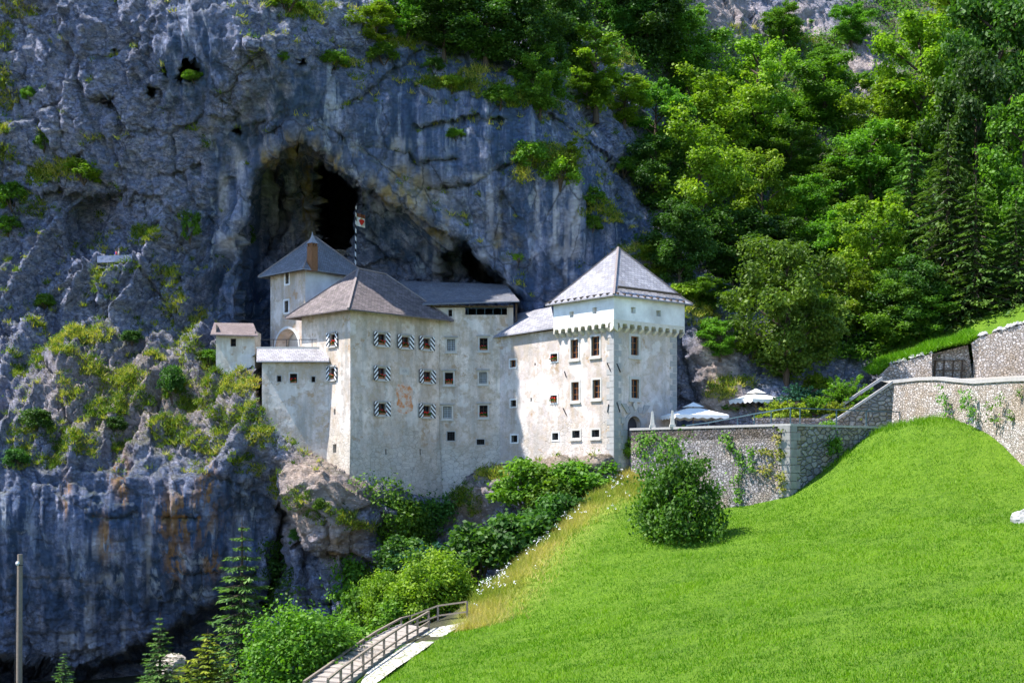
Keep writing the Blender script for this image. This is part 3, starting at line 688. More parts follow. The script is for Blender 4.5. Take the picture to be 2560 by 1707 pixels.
def roof(name, polys, mat, bld, thick=.10):
    """polys: planar 3D polygons; the first edge of each runs along its eave"""
    mb = MB(); edges = {}
    for p in polys:
        p = [Vector(v) for v in p]; e = (p[1] - p[0]).normalized(); nrm = (p[1] - p[0]).cross(p[-1] - p[0]).normalized()
        if nrm.z < 0: nrm = -nrm
        up = nrm.cross(e).normalized()
        if up.z < 0: up = -up
        uv = [((v - p[0]).dot(e), (v - p[0]).dot(up)) for v in p]
        mb.poly(p, uv); mb.poly([v - Vector((0, 0, thick)) for v in p][::-1], uv[::-1])
        for i in range(len(p)):
            k = tuple(sorted([tuple(round(c, 3) for c in p[i]), tuple(round(c, 3) for c in p[(i + 1) % len(p)])]))
            edges.setdefault(k, []).append((p[i], p[(i + 1) % len(p)]))
    for k, l in edges.items():
        if len(l) == 1:
            a, b = l[0]; dz = Vector((0, 0, thick)); mb.poly([a, b, b - dz, a - dz])
    return mb.build(name, mat, bld)

def rafters(pl, bld, z, out, step=.75, s0=0, s1=None, drop=.12):
    mb = MB(); s1 = pl.L if s1 is None else s1; t = s0
    while t < s1:
        mb.bar(pl.pt(t, z + .05, -.2), pl.pt(t, z - drop, out), .1, .12); t += step
    pbox(mb, pl, s0, s1, z - .16, z - .02, .0, .06)
    return mb.build("rafters", WOOD_D, bld)

def hips(bld, segs, w=.16):
    mb = MB()
    for a, b in segs: mb.bar(Vector(a) + Vector((0, 0, .03)), Vector(b) + Vector((0, 0, .03)), w, .09)
    return mb.build("hip_cap", SHC, bld)
SHC = plain("hip_cap_wood", (.24, .20, .19), .8, .4, 8)

CAT = "castle building"
# ---- palace in the middle ------------------------------------------------
M1 = Vector((-12.25, 100.0, 0)); r45 = math.sqrt(.5)
dR = Vector((r45, r45, 0)); dL = Vector((-r45, r45, 0))
A_L = Plane(M1 + dL * 6.2, M1); A_R = Plane(M1, M1 + dR * 9.0)
pal = thing("palace", "tall cream castle palace with striped shutters and hipped shingle roof", CAT, M1.copy())
ZE = 12.75
wl = [A_L.rect(826.7, 838, 836, 863), A_L.rect(826.2, 836.5, 920, 947)]; sl_ = [A_L.rect(834, 839, 1022, 1037), A_L.rect(833.5, 842, 1110, 1132)]
wr = [A_R.rect(*q) for q in ((944, 962, 835, 862), (1003.5, 1021.5, 842, 868), (1057, 1074, 846, 872), (944, 962, 920, 947), (1058, 1076, 929, 954.5), (945, 963, 1008.5, 1036), (1057, 1075, 1014, 1041))]
sr = [A_R.rect(962, 966, 1122, 1137), A_R.rect(1046.5, 1050, 1122, 1137)]
mb = MB()
wall_panel(mb, A_L, -2.6, ZE, wl + sl_); wall_panel(mb, A_R, -3.2, ZE, wr + sr)
back = M1 + dL * 6.2 + dR * 9.0
A_B1 = Plane(M1 + dR * 9.0, back); wall_panel(mb, A_B1, -3.2, ZE, []); A_B2 = Plane(back, M1 + dL * 6.2); wall_panel(mb, A_B2, -2.6, ZE, [])
for i, v in enumerate(mb.v):            # battered foot
    if v[2] < 3.2:
        k = .06 * (3.2 - v[2]); c_ = (Vector(v) - (M1 + back) / 2); c_.z = 0; c_.normalize(); mb.v[i] = (v[0] + c_.x * k, v[1] + c_.y * k, v[2])
palw = mb.build("wall", PL_W, pal)
for o in wl + wr: window(A_L if o in wl else A_R, pal, o, "wood", 2, 2, STONE, True, True, .09, hood=True)
for o in sl_ + sr: window(A_L if o in sl_ else A_R, pal, o, "slit", sill=False)
oh = .95; zc = ZE + .02
def pp(u, v, z): q = M1 + dR * u + dL * v; return Vector((q.x, q.y, z))
zr = zc + 3.75
W2 = 6.2 / 2
e0, e1, e2, e3 = pp(-oh, -oh, zc - .25), pp(9.0 + oh * .8, -oh, zc - .25), pp(9.0 + oh * .8, 6.2 + oh, zc - .25), pp(-oh, 6.2 + oh, zc - .25)
ra, rb = pp(W2 + .6, W2 + .6, zr), pp(6.6, W2 + .6, zr - .15)
roof("roof", [[e0, e1, rb, ra], [e3, e0, ra], [e1, e2, rb], [e2, e3, ra, rb]], SH_B, pal)
hips(pal, [(e0, ra), (e1, rb), (ra, rb), (e3, ra)])
rafters(A_R, pal, ZE, .8, .62, -.2, 9.4, .2); rafters(A_L, pal, ZE, .8, .62, 0, 6.2, .2)
# faded fresco and date stone on the palace wall, as painted plaster a few mm proud
n = N("faded_fresco"); p = n.pos(); uvn = n.uv()
sepu = n.new("ShaderNodeSeparateXYZ"); n.put(sepu.inputs[0], uvn)
fr = n.noise(p, 2.2, 8, .7, .6)
cc = n.mix(n.ramp(fr, [(.40, 0), (.56, 1)]), (.62, .55, .48), (.60, .24, .09))
cc = n.mix(n.ramp(n.noise(p, 5, 6, .7), [(.45, 0), (.6, .6)]), cc, (.62, .56, .50))
FRES = n.done(cc, n.bump(fr, .3, .03), .9)
def on_pl(pl, pts, off):
    out = []
    for a_, b_ in pts: s_, z_ = pl.sz(a_, b_); out.append(pl.pt(s_, z_, off))
    return out
mb = MB(); sh = [(992,962),(996,958),(1000,964),(1008,956),(1013,964),(1021,960),(1026,966),(1031,972),(1033,986),(1029,1000),(1033,1014),(1031,1026),(1024,1031),(1012,1035),(1000,1031),(991,1026),(992,1008),(995,996),(990,984),(990,972)]
f = on_pl(A_R, sh, .006); mb.poly(f); 
mb.build("fresco", FRES, pal)
mb = MB(); q = A_R.rect(998.5, 1023, 918.5, 937)
for (s0_, s1_, z0_, z1_) in ((q[0], q[1], q[3] - .05, q[3]), (q[0], q[1], q[2], q[2] + .05), (q[0], q[0] + .05, q[2] + .05, q[3] - .05), (q[1] - .05, q[1], q[2] + .05, q[3] - .05)): pbox(mb, A_R, s0_, s1_, z0_, z1_, -.02, .03)
pbox(mb, A_R, q[0] + .05, q[1] - .05, q[2] + .05, q[3] - .05, -.02, .008)
plq = mb.build("date_stone", STONE, pal)
def text_mesh(txt, size, loc, xdir, nrm, mat, name, parent, ext=.012):
    cu = bpy.data.curves.new(name, 'FONT'); cu.body = txt; cu.size = size; cu.align_x = 'CENTER'; cu.align_y = 'CENTER'; cu.extrude = ext
    tmp = bpy.data.objects.new(name, cu); C.objects.link(tmp)
    dg = bpy.context.evaluated_depsgraph_get(); me_ = bpy.data.meshes.new_from_object(tmp.evaluated_get(dg)); bpy.data.objects.remove(tmp)
    zv = Vector((0, 0, 1)) if abs(nrm.z) < .9 else Vector((0, 1, 0)); yv = zv
    me_.transform(Matrix(((xdir.x, yv.x, nrm.x, loc.x), (xdir.y, yv.y, nrm.y, loc.y), (xdir.z, yv.z, nrm.z, loc.z), (0, 0, 0, 1))))
    me_.materials.clear(); me_.materials.append(mat)
    return lay(bpy.data.objects.new(name, me_), parent)
text_mesh("1570", .30, A_R.pt((q[0] + q[1]) / 2, (q[2] + q[3]) / 2, .012), A_R.d, A_R.n, STONE_D, "carved_date", plq)

# ---- gate tower behind it ------------------------------------------------
T1 = Vector((-16.75, 107.0, 0))
B_L = Plane(T1 + dL * 4.9, T1); B_R = Plane(T1, T1 + dR * 5.4)
gt = thing("gate_tower", "small upper castle tower with arched gateway and blue-grey hipped roof", CAT, T1.copy())
ZT = (1190 - 668) / F * 106.6
w_ = [B_L.rect(713.5, 722.5, 678.5, 709.5), B_L.rect(711.5, 721.5, 752, 781)]
ar = B_L.rect(688, 747, 822, 871)
mb = MB(); wall_panel(mb, B_L, 4, ZT, w_ + [(ar[0], ar[1], 7.5, ar[3])], .3)
# arched head of the gateway: fill the corners of the square opening
cx_ = (ar[0] + ar[1]) / 2; rw = (ar[1] - ar[0]) / 2; zs_ = ar[3] - rw
K = 14
for sgn in (-1, 1):
    arc = [(cx_ + sgn * rw * math.cos(t), zs_ + rw * math.sin(t)) for t in [math.pi / 2 * k / K for k in range(K + 1)]]
    for k in range(K):
        (sa, za), (sb_, zb) = arc[k], arc[k + 1]
        mb.poly([B_L.pt(sa, za), B_L.pt(sb_, zb), B_L.pt(sb_, ar[3]), B_L.pt(sa, ar[3])])
        mb.poly([B_L.pt(sa, za), B_L.pt(sb_, zb), B_L.pt(sb_, zb, -1.2), B_L.pt(sa, za, -1.2)])
mb.build("wall", PL_T, gt)
mb = MB(); wall_panel(mb, B_R, 4, ZT, []); bk = T1 + dL * 4.9 + dR * 5.4
wall_panel(mb, Plane(T1 + dR * 5.4, bk), 4, ZT, []); wall_panel(mb, Plane(bk, T1 + dL * 4.9), 4, ZT, [])
o_ = mb.build("white_wall", PL_N, gt); o_["label"] = "smooth white side wall of the tower"
mb = MB(); pbox(mb, B_L, ar[0] - .3, ar[1] + .3, 4.4, ar[3] + .2, -1.5, -1.3)
for s_ in (ar[0], ar[1] - .06): pbox(mb, B_L, s_, s_ + .06, 4.4, zs_, -1.3, -.02)
mb.build("gateway", PL_N, gt)
mb = MB(); rb_ = []
for k in range(2 * K + 1):
    t = math.pi * k / (2 * K); rb_.append((math.cos(t), math.sin(t)))
for k in range(2 * K):
    pts = [B_L.pt(cx_ + r_ * rw_, zs_ + z_ * rw_, .03) for (r_, z_), rw_ in ((rb_[k], rw), (rb_[k + 1], rw), (rb_[k + 1], rw + .2), (rb_[k], rw + .2))]
    mb.poly(pts)
    mb.poly([pts[3], pts[2], pts[2] - B_L.n * .04, pts[3] - B_L.n * .04])
mb.build("arch_band", PL_N, gt)
for o in w_: window(B_L, gt, o, "grate", 2, 5, PL_N, False, sw=.14)
zt = ZT + .02; oh = .75
def tp(u, v, z): q = T1 + dR * u + dL * v; return Vector((q.x, q.y, z))
f0, f1, f2, f3 = tp(-oh, -oh, zt - .2), tp(5.4 + oh, -oh, zt - .2), tp(5.4 + oh, 4.9 + oh, zt - .2), tp(-oh, 4.9 + oh, zt - .2)
ap = tp(2.75, 2.45, zt + 3.2)
roof("roof", [[f0, f1, ap], [f3, f0, ap], [f1, f2, ap], [f2, f3, ap]], shingle_mat("shingles_blue", (.20, .21, .24), (.32, .33, .37)), gt)
hips(gt, [(f0, ap), (f1, ap), (f3, ap)], .12)
rafters(B_R, gt, ZT, .6, .7, 0, 5.4, .12); rafters(B_L, gt, ZT, .6, .7, 0, 4.9, .12)
ck = P(781, 648, 106.9); mb = MB(); mb.cbox((ck.x, ck.y, ck.z), .62, .62, 1.9, math.pi / 4)
chim = mb.build("chimney", BRICK, gt)
mb = MB()
for k in range(4):
    for j in (-.26, 0, .26):
        a_ = math.pi / 4 + k * math.pi / 2; u_ = Vector((math.cos(a_), math.sin(a_), 0)); v_ = Vector((-u_.y, u_.x, 0))
        mb.cbox(ck + u_ * .25 + v_ * j * .85 + Vector((0, 0, 1.1)), .1, .1, .32, a_)
mb.cbox(ck + Vector((0, 0, .97)), .70, .70, .05, math.pi / 4)
mb.build("chimney_vents", BRICK, chim)
zb = ck + Vector((0, 0, 1.26)); mb = MB(); rings = []
for hh, rr in ((0, .52), (.12, .38), (.42, .17), (.75, .05), (.95, .02)):
    rings.append([zb + Vector((math.cos(math.pi / 2 * k) * rr, math.sin(math.pi / 2 * k) * rr, hh)) for k in range(4)])
for i in range(4):
    for k in range(4): mb.poly([rings[i][k], rings[i][(k + 1) % 4], rings[i + 1][(k + 1) % 4], rings[i + 1][k]])
mb.poly(rings[0][::-1]); mb.build("chimney_cap", plain("grey_cap_metal", (.30, .30, .33), .5, .1), chim)
# lamp glowing in the gateway
lp = thing("gateway_lamp", "small glowing floor lamp inside the gateway arch", "lamp", B_L.pt(B_L.sz(734, 866)[0], 10.0, -1.0))
lz = B_L.sz(734, 864)[1]; lc = B_L.pt(B_L.sz(734, 866)[0], lz, -1.0)
m_ = N("lamp_glow"); m_.b.inputs["Emission Color"].default_value = (1, .62, .2, 1); m_.b.inputs["Emission Strength"].default_value = 9
MB().tube([lc, lc + Vector((0, 0, .16))], [.11, .08], 8).build("bulb", m_.done((.9, .6, .3)), lp)
MB().tube([lc - Vector((0, 0, .5)), lc], [.05, .05], 6).build("stem", IRON, lp)

# ---- hall building set back between palace and right wing -----------------
H0 = (-6.6, 106.55); H1 = (.1, 106.55)
C_F = Plane(H0, H1); C_S = Plane(H1, (.1, 112))
hall = thing("hall_building", "tall set-back castle hall with barred windows and a dark open gallery", CAT, (-3.9, 106.3, 0))
ZH = 13.75
ho = {k: C_F.rect(*v) for k, v in dict(a=(1121,1130.5,774,791), g=(1163,1267.5,763,787), h1=(1118,1137.5,848,877), h2=(1199,1219,845,875), h3=(1112,1133,931,960), h4=(1198,1217,930,958), h5=(1108,1129,1016,1045), h6=(1198.6,1219,1013,1042), h7=(1118,1137,1079,1101), h8=(1192,1211,1098,1111)).items()}
mb = MB(); wall_panel(mb, C_F, -3.2, ZH, list(ho.values())); wall_panel(mb, C_S, -3.2, ZH, [])
wall_panel(mb, Plane((.1, 112), (-6.6, 112)), 0, ZH, []); mb.build("wall", PL_W, hall)
window(C_F, hall, ho["a"], "dark", 1, 2, STONE, False, sw=.08)
for k, st, nx, ny in (("h1", "lattice", 3, 5), ("h2", "dark", 2, 3), ("h3", "dark", 1, 1), ("h4", "lattice", 4, 5), ("h5", "lattice", 3, 5), ("h6", "dark", 2, 3)): window(C_F, hall, ho[k], st, nx, ny, STONE, True, sw=.13, hood=True)
window(C_F, hall, ho["h7"], "grate", 3, 4, STONE_D, False, sw=.08); window(C_F, hall, ho["h8"], "grate", 4, 2, STONE_D, False, sw=.06)
# open gallery under the eave with its rail
g_ = ho["g"]; mb = MB(); pbox(mb, C_F, g_[0], g_[1], g_[2], g_[3], -2.4, -2.3); gal = mb.build("gallery", BLACKW, hall)  # near-black sheet at the back paints the gallery's shade
mb = MB(); zt_ = g_[2] + .55
pbox(mb, C_F, g_[0], g_[1], zt_, zt_ + .05, -.2, -.15)
for k in range(5): s_ = g_[0] + (g_[1] - g_[0]) * (k + .3) / 5; pbox(mb, C_F, s_, s_ + .04, g_[2], zt_, -.2, -.15)
mb.build("rail", RAILP, gal)
ev = [C_F.pt(-2.2, ZH + .0, .7), C_F.pt(C_F.L + .5, ZH + .3, .7), Vector((-.5, 111.6, 16.2)), Vector((-9.5, 111.6, 16.5))]
roof("roof", [ev, [ev[1], Vector((0.5, 113.5, 14.0)), ev[2]]], shingle_mat("shingles_dark", (.15, .155, .18), (.25, .25, .28)), hall)
rafters(C_F, hall, ZH, .55, .8, 0, C_F.L, .08)
mb = MB(); mb.bar(C_F.pt(C_F.L + .25, ZH - 1.6, -.4), C_F.pt(C_F.L + .25, ZH + .25, -.4), .16); mb.build("post", WOOD_D, hall)

# ---- right wing and great tower ------------------------------------------
TC = Vector((7.45, 96.5, 0)); dl = Vector((-.643, .766, 0)); dr_ = Vector((.766, .643, 0))
D_L = Plane(TC + dl * 13.6, TC); D_R = Plane(TC, TC + dr_ * 6.7)
wing = thing("castle_wing", "sunlit lower castle wing with small square windows and a lean-to shingle roof", CAT, (TC + dl * 9).copy())
tow = thing("great_tower", "big square castle tower with corbelled top and steep pyramid roof", CAT, TC.copy())
sT = 13.6 - 5.95                                # where the tower begins along the plane
ro = {k: D_L.rect(*v) for k, v in dict(r1=(1275,1290,900,918), r2=(1377,1394,884,903), r3=(1277,1291,1000,1016), r4=(1377,1393,988,1006), s1=(1336,1339.5,907,914), s2=(1326,1330,994,1004), r5=(1278,1294,1088,1105), r6=(1381,1396.6,1082,1099.5)).items()}
to = {k: D_L.rect(*v) for k, v in dict(t1=(1427,1446,849,896), t2=(1479,1499,841,889), t3=(1429,1447.5,955,1001), t4=(1482,1501,949,995), t5=(1431,1450,1076,1094), t6=(1480,1499,1074,1092)).items()}
ZW = 11.35
mb = MB(); wall_panel(mb, D_L, -.6, ZW, list(ro.values()), .34, 0, sT)
WB = Plane(D_L.pt(0, 0) + Vector((3.5, 4.2, 0)), D_L.pt(0, 0)); wall_panel(mb, WB, -.6, ZW, [])
mb.build("wall", PL_R, wing)
for k, st, nx, ny in (("r1", "wood", 2, 1), ("r2", "dark", 1, 1), ("r3", "dark", 2, 1), ("r4", "dark", 1, 1), ("r5", "grate", 3, 3), ("r6", "grate", 3, 3)): window(D_L, wing, ro[k], st, nx, ny, PL_N, False, sw=.12)
for k in ("s1", "s2"): window(D_L, wing, ro[k], "slit", sill=False)
def onY(px, py, Y): return P(px, py, Y)
w0 = D_L.pt(-.45, ZW - .12, .42); w1 = D_L.pt(sT + .02, ZW + .02, .42)
w2 = P(1378, 767, 105.0); w3 = P(1296, 783, 110.2)
roof("roof", [[w0, w1, w2, w3]], SH_G, wing)
rafters(D_L, wing, ZW + .02, .3, .7, 0, sT, .08)
# tower shaft
ZC = 10.95; ZTOP = 13.3
mb = MB(); wall_panel(mb, D_L, -.5, ZC, list(to.values()), .34, sT, 13.6)
tr = {k: D_R.rect(*v) for k, v in dict(t7=(1577,1596,841,888), t8=(1578,1597,948,995)).items()}
dz0 = 2.0; dsl, dsr = D_R.sz(1567, 1060)[0], D_R.sz(1601, 1060)[0]; dtop = D_R.sz(1584, 1040)[1]
wall_panel(mb, D_R, .4, ZC, list(tr.values()) + [(dsl, dsr, dz0, dtop)], .5)
drw = (dsr - dsl) / 2; dcx = (dsl + dsr) / 2; dzs = dtop - drw
for sgn in (-1, 1):
    arc = [(dcx + sgn * drw * math.cos(t), dzs + drw * math.sin(t)) for t in [math.pi / 2 * k / K for k in range(K + 1)]]
    for k in range(K):
        (sa, za), (sb_, zb_) = arc[k], arc[k + 1]
        mb.poly([D_R.pt(sa, za), D_R.pt(sb_, zb_), D_R.pt(sb_, dtop), D_R.pt(sa, dtop)])
        mb.poly([D_R.pt(sa, za), D_R.pt(sb_, zb_), D_R.pt(sb_, zb_, -.5), D_R.pt(sa, za, -.5)])
cA = TC + dl * 5.95; cB = TC + dr_ * 6.7; cD = cA + dr_ * 6.7
wall_panel(mb, Plane(cB, cD), .4, ZC, []); wall_panel(mb, Plane(cD, cA), 6, ZC, [])
mb.build("wall", PL_R, tow)
for k in ("t1", "t2", "t3", "t4"): window(D_L, tow, to[k], "wood", 2, 3, STONE, True, sw=.15)
for k in ("t5", "t6"): window(D_L, tow, to[k], "grate", 3, 3, STONE, True, sw=.14)
for k in ("t7", "t8"): window(D_R, tow, tr[k], "wood", 2, 3, STONE, True, sw=.2)
# quoins at the corners
mb = MB(); mq = MB(); z_ = .6; k = 0
while z_ < ZC - .5:
    hh = .42; wA, wB_ = ((.75, .45), (.45, .75))[k % 2]
    pbox(mb, D_R, 0, wA, z_, z_ + hh, -.01, .022); pbox(mb, D_L, 13.6 - wB_, 13.6, z_, z_ + hh, -.01, .022)
    pbox(mq, D_R, 6.7 - wB_, 6.7, z_, z_ + hh, -.01, .022)
    z_ += hh + .035; k += 1
mb.build("quoins", STONE_D, tow); mq.build("quoins", STONE_D, tow)
# door with rusticated surround, flared keystones and a carved shield
mb = MB(); pbox(mb, D_R, dsl, dsr, dz0, dtop, -.46, -.40); door = mb.build("door", plain("dark_door", (.05, .05, .06), .7, .3), tow)
mb = MB(); pbox(mb, D_R, dsr - .45, dsr - .40, dz0 + .9, dz0 + 1.2, -.4, -.34); mb.build("handle", IRON, door)
mb = MB(); z_ = dz0
k = 0
while z_ < dzs + .35:
    e_ = (.62, .42)[k % 2]
    pbox(mb, D_R, dsl - e_, dsl, z_, z_ + .44, -.02, .09); pbox(mb, D_R, dsr, dsr + e_, z_, z_ + .44, -.02, .09); z_ += .47; k += 1
for k in range(2 * K):
    t0_, t1_ = math.pi * k / (2 * K), math.pi * (k + 1) / (2 * K)
    q_ = [D_R.pt(dcx + math.cos(t_) * r_, dzs + math.sin(t_) * r_, .1) for t_, r_ in ((t0_, drw), (t1_, drw), (t1_, drw + .3), (t0_, drw + .3))]
    mb.poly(q_); mb.poly([q_[0], q_[1], q_[1] - D_R.n * .1, q_[0] - D_R.n * .1]); mb.poly([q_[3], q_[2], q_[2] - D_R.n * .1, q_[3] - D_R.n * .1])
def slabpoly(mb, pl, pix, o0, o1):
    a_ = on_pl(pl, pix, o1); b_ = on_pl(pl, pix, o0); mb.poly(a_)
    for i in range(len(a_)): j = (i + 1) % len(a_); mb.poly([a_[i], a_[j], b_[j], b_[i]])
zx = lambda x_: 1540 + x_ * 180 / 2352
zy = lambda y_: 1000 + y_ * 180 / 2352
for pix in ([(150,105),(310,105),(440,425),(340,425)], [(365,208),(520,215),(560,430),(445,425)], [(530,225),(690,225),(690,430),(570,430)], [(705,235),(860,240),(815,435),(700,430)], [(910,155),(1090,180),(900,445),(825,435)]):
    slabpoly(mb, D_R, [(zx(a_), zy(b_)) for a_, b_ in pix], -.02, .12)
mb.build("door_surround", STONE_D, tow)
mb = MB(); slabpoly(mb, D_R, [(zx(a_), zy(b_)) for a_, b_ in ((520,120),(555,70),(625,40),(640,150),(655,225),(600,330),(560,300),(530,200))], .1, .19); mb.build("carved_shield", STONE, tow)
# corbelled white top storey
pj = .42
U_L = Plane(cA + dl * .2 - dr_ * pj, TC - dl * pj - dr_ * pj); U_R = Plane(TC - dl * pj - dr_ * pj, cB + dr_ * pj - dl * pj)
zc0 = 11.15
lo = [U_L.rect(1424, 1434, 779, 793.5), U_L.rect(1481, 1491.5, 769, 784)]; lr = [U_R.rect(1577.5, 1589, 768, 783), U_R.rect(1640.5, 1652, 776, 791)]
mb = MB(); wall_panel(mb, U_L, zc0, ZTOP, lo, .5); wall_panel(mb, U_R, zc0, ZTOP, lr, .5)
cDo = cD + dr_ * pj + dl * .2
wall_panel(mb, Plane(cB + dr_ * pj - dl * pj, cDo), zc0, ZTOP, []); wall_panel(mb, Plane(cDo, cA + dl * .2 - dr_ * pj), zc0, ZTOP, [])
ts = mb.build("top_storey", PL_N, tow)
for pl, oo in ((U_L, lo), (U_R, lr)):
    for o in oo:
        mb = MB(); pbox(mb, pl, *o, -.36, -.3); mb.build("loophole", STONE, ts)
cm = MB()
for pl, src, ncor in ((U_L, D_L, 9), (U_R, D_R, 10)):
    wdt = pl.L / ncor
    for i in range(ncor):
        s0_ = i * wdt; cxs = s0_ + wdt / 2; rr = wdt * .33; arc = [(cxs - rr, zc0 - .30)] + [(cxs - rr * math.cos(math.pi * k / 8), zc0 - .18 + rr * math.sin(math.pi * k / 8)) for k in range(9)] + [(cxs + rr, zc0 - .30)]
        # little blind arch between two corbel feet
        zt_ = zc0 + .26
        for k in range(len(arc) - 1):
            (sa, za), (sb_, zb_) = arc[k], arc[k + 1]
            cm.poly([pl.pt(sa, za, .015), pl.pt(sb_, zb_, .015), pl.pt(sb_, zt_, .015), pl.pt(sa, zt_, .015)])
            cm.poly([pl.pt(sa, za, .015), pl.pt(sb_, zb_, .015), pl.pt(sb_, zb_, -pj), pl.pt(sa, za, -pj)])
        for a_, b_ in ((s0_, cxs - rr), (cxs + rr, s0_ + wdt)):
            pts0 = [(zt_, .015), (zc0 - .30, .015), (zc0 - .44, -.14), (zc0 - .55, -.30), (zc0 - .60, -pj), (zt_, -pj)]
            A_ = [pl.pt(a_, zq, oq) for zq, oq in pts0]; B_ = [pl.pt(b_, zq, oq) for zq, oq in pts0]
            cm.poly(A_); cm.poly(B_[::-1])
            for k in range(5): cm.poly([A_[k], A_[k + 1], B_[k + 1], B_[k]])
cm.build("corbels", plain("corbel_plaster", (.62, .57, .49), .9, .2, 3), ts)
# pyramid roof
oh = .45; zq = ZTOP + .12
c0 = TC - dl * (pj + oh) - dr_ * (pj + oh); c1 = cB + dr_ * (pj + oh) - dl * (pj + oh); c2 = cD + (dr_ + dl) * (pj + oh); c3 = cA + dl * (.2 + oh) - dr_ * (pj + oh)
cs = [Vector((c.x, c.y, zq - .3)) for c in (c0, c1, c2, c3)]
apx = (TC + cD) / 2; ap = Vector((apx.x, apx.y, (HY - 619) / F * apx.y))
kick = []
def lerp(a_, b_, t_): return a_ + (b_ - a_) * t_
kk = [lerp(c_, ap, .10) - Vector((0, 0, .12)) for c_ in cs]
pol = []
for i in range(4): pol += [[cs[i], cs[(i + 1) % 4], kk[(i + 1) % 4], kk[i]], [kk[i], kk[(i + 1) % 4], ap]]
roof("roof", pol, SH_G, tow)
hips(tow, [(cs[0], kk[0]), (kk[0], ap), (cs[1], kk[1]), (kk[1], ap), (cs[3], kk[3]), (kk[3], ap)], .15)
rafters(U_R, tow, ZTOP + .02, .5, .7, 0, U_R.L, .1); rafters(U_L, tow, ZTOP + .02, .5, .7, 0, U_L.L, .1)
# snow guard along the right eave
mb = MB(); g0 = lerp(cs[0], ap, .13); g1 = lerp(cs[1], ap, .13)
mb.bar(lerp(g0, g1, .04) + D_R.n * .06 + Vector((0, 0, .1)), lerp(g0, g1, .96) + D_R.n * .06 + Vector((0, 0, .1)), .09, .16)
for k in range(9): q_ = lerp(g0, g1, .06 + .88 * k / 8); mb.bar(q_, q_ + D_R.n * .08 + Vector((0, 0, .16)), .05)
mb.build("snow_guard", WOOD_D, tow)
# iron tie anchors on tower and wing
for pl, lst in ((D_L, ((1412,928,1417,943),(1519,908,1528,928),(1409,1020,1417,1037),(1520,1030,1523,1010))), (D_R, ((1541,909,1550,930),(1541,1005,1549,1030)))):
    for a_, b_, c_, d_ in lst:
        s0_, z0_ = pl.sz(a_, b_); s1_, z1_ = pl.sz(c_, d_); MB().bar(pl.pt(s0_, z0_, .05), pl.pt(s1_, z1_, .05), .06).build("tie_anchor", IRON, tow)

# ---- low bastion with the shingled ledge, and the little outhouse ---------
E_F = Plane(((655 - CX) / F * 101.9, 101.9), ((822 - CX) / F * 101.9, 101.9)); E_S = Plane((E_F.a.x - .4, 107), E_F.a[:2])
bas = thing("bastion_annex", "low shaded castle annex with tiny windows under a strip of pale shingles", CAT, (E_F.a.x + 2.5, 101.9, 0))
bo = [E_F.rect(693, 703, 939, 954), E_F.rect(725, 743, 934, 957), E_F.rect(779, 788, 941, 955)]
mb = MB(); wall_panel(mb, E_F, .5, 8.9, bo); wall_panel(mb, E_S, .5, 8.9, []); mb.build("wall", PL_T, bas)
window(E_F, bas, bo[0], "dark", 1, 1, STONE_D, False, sw=.05); window(E_F, bas, bo[1], "dark", 1, 1, STONE, False, sw=.1); window(E_F, bas, bo[2], "dark", 1, 1, STONE_D, False, sw=.05)
z0_ = 8.85; r0 = Vector((E_F.a.x - .35, 101.45, z0_)); r1 = Vector((E_F.b.x + .1, 101.45, z0_)); r2 = Vector((E_F.b.x - .25, 102.75, 9.92)); r3 = Vector((E_F.a.x - .55, 102.75, 9.92))
roof("roof", [[r0, r1, r2, r3]], shingle_mat("shingles_pale", (.34, .32, .34), (.52, .50, .52), .3, .2), bas)
mb = MB(); mb.box(r3 + Vector((-.05, -.02, .0)), r2 - r3 + Vector((.05, 0, 0)), Vector((0, .2, 0)), Vector((0, 0, .14))); mb.build("coping", STONE, bas)
mb = MB(); mb.poly([Vector((E_F.a.x - .5, 102.8, 9.6)), Vector((E_F.b.x, 102.8, 9.6)), Vector((E_F.b.x - .5, 110, 9.6)), Vector((E_F.a.x - 3, 110, 9.6))]); mb.build("terrace_floor", STONE_D, bas)
hs = thing("outhouse", "tiny whitewashed outhouse with a red-brown lean-to roof on the rocks", "outhouse", P(588, 905, 106))
O_F = Plane(((540 - CX) / F * 106, 106), ((637 - CX) / F * 106, 106)); O_S = Plane((O_F.a.x - .25, 108.6), O_F.a[:2])
oo = [O_F.rect(576, 590, 846, 866)]
mb = MB(); wall_panel(mb, O_F, 8.2, 11.45, oo); wall_panel(mb, O_S, 8.2, 12.2, []); wall_panel(mb, Plane(O_F.b[:2], (O_F.b.x, 108.6)), 8.2, 11.7, []); mb.build("wall", plaster_mat("plaster_outhouse", (.68, .66, .58), .4), hs)
window(O_F, hs, oo[0], "dark", 1, 2, None, False)
roof("roof", [[Vector((O_F.a.x - .35, 105.55, 11.35)), Vector((O_F.b.x + .35, 105.55, 11.25)), Vector((O_F.b.x - .6, 108.4, 12.55)), Vector((O_F.a.x - .7, 108.4, 12.6))]], shingle_mat("shingles_redbrown", (.21, .165, .165), (.31, .25, .25)), hs)

# terrace rail by the gateway
mb = MB()
zr_ = 9.92
for k in range(6): q_ = Vector((-19.6 + k * 1.0, 103.0, 9.9)); mb.bar(q_, q_ + Vector((0, 0, .75)), .04)
mb.bar(Vector((-19.6, 103.0, 10.65)), Vector((-14.6, 103.0, 10.65)), .05)
tag(mb.build("terrace_railing", IRON), "thin iron railing on the annex terrace below the gateway", "railing")

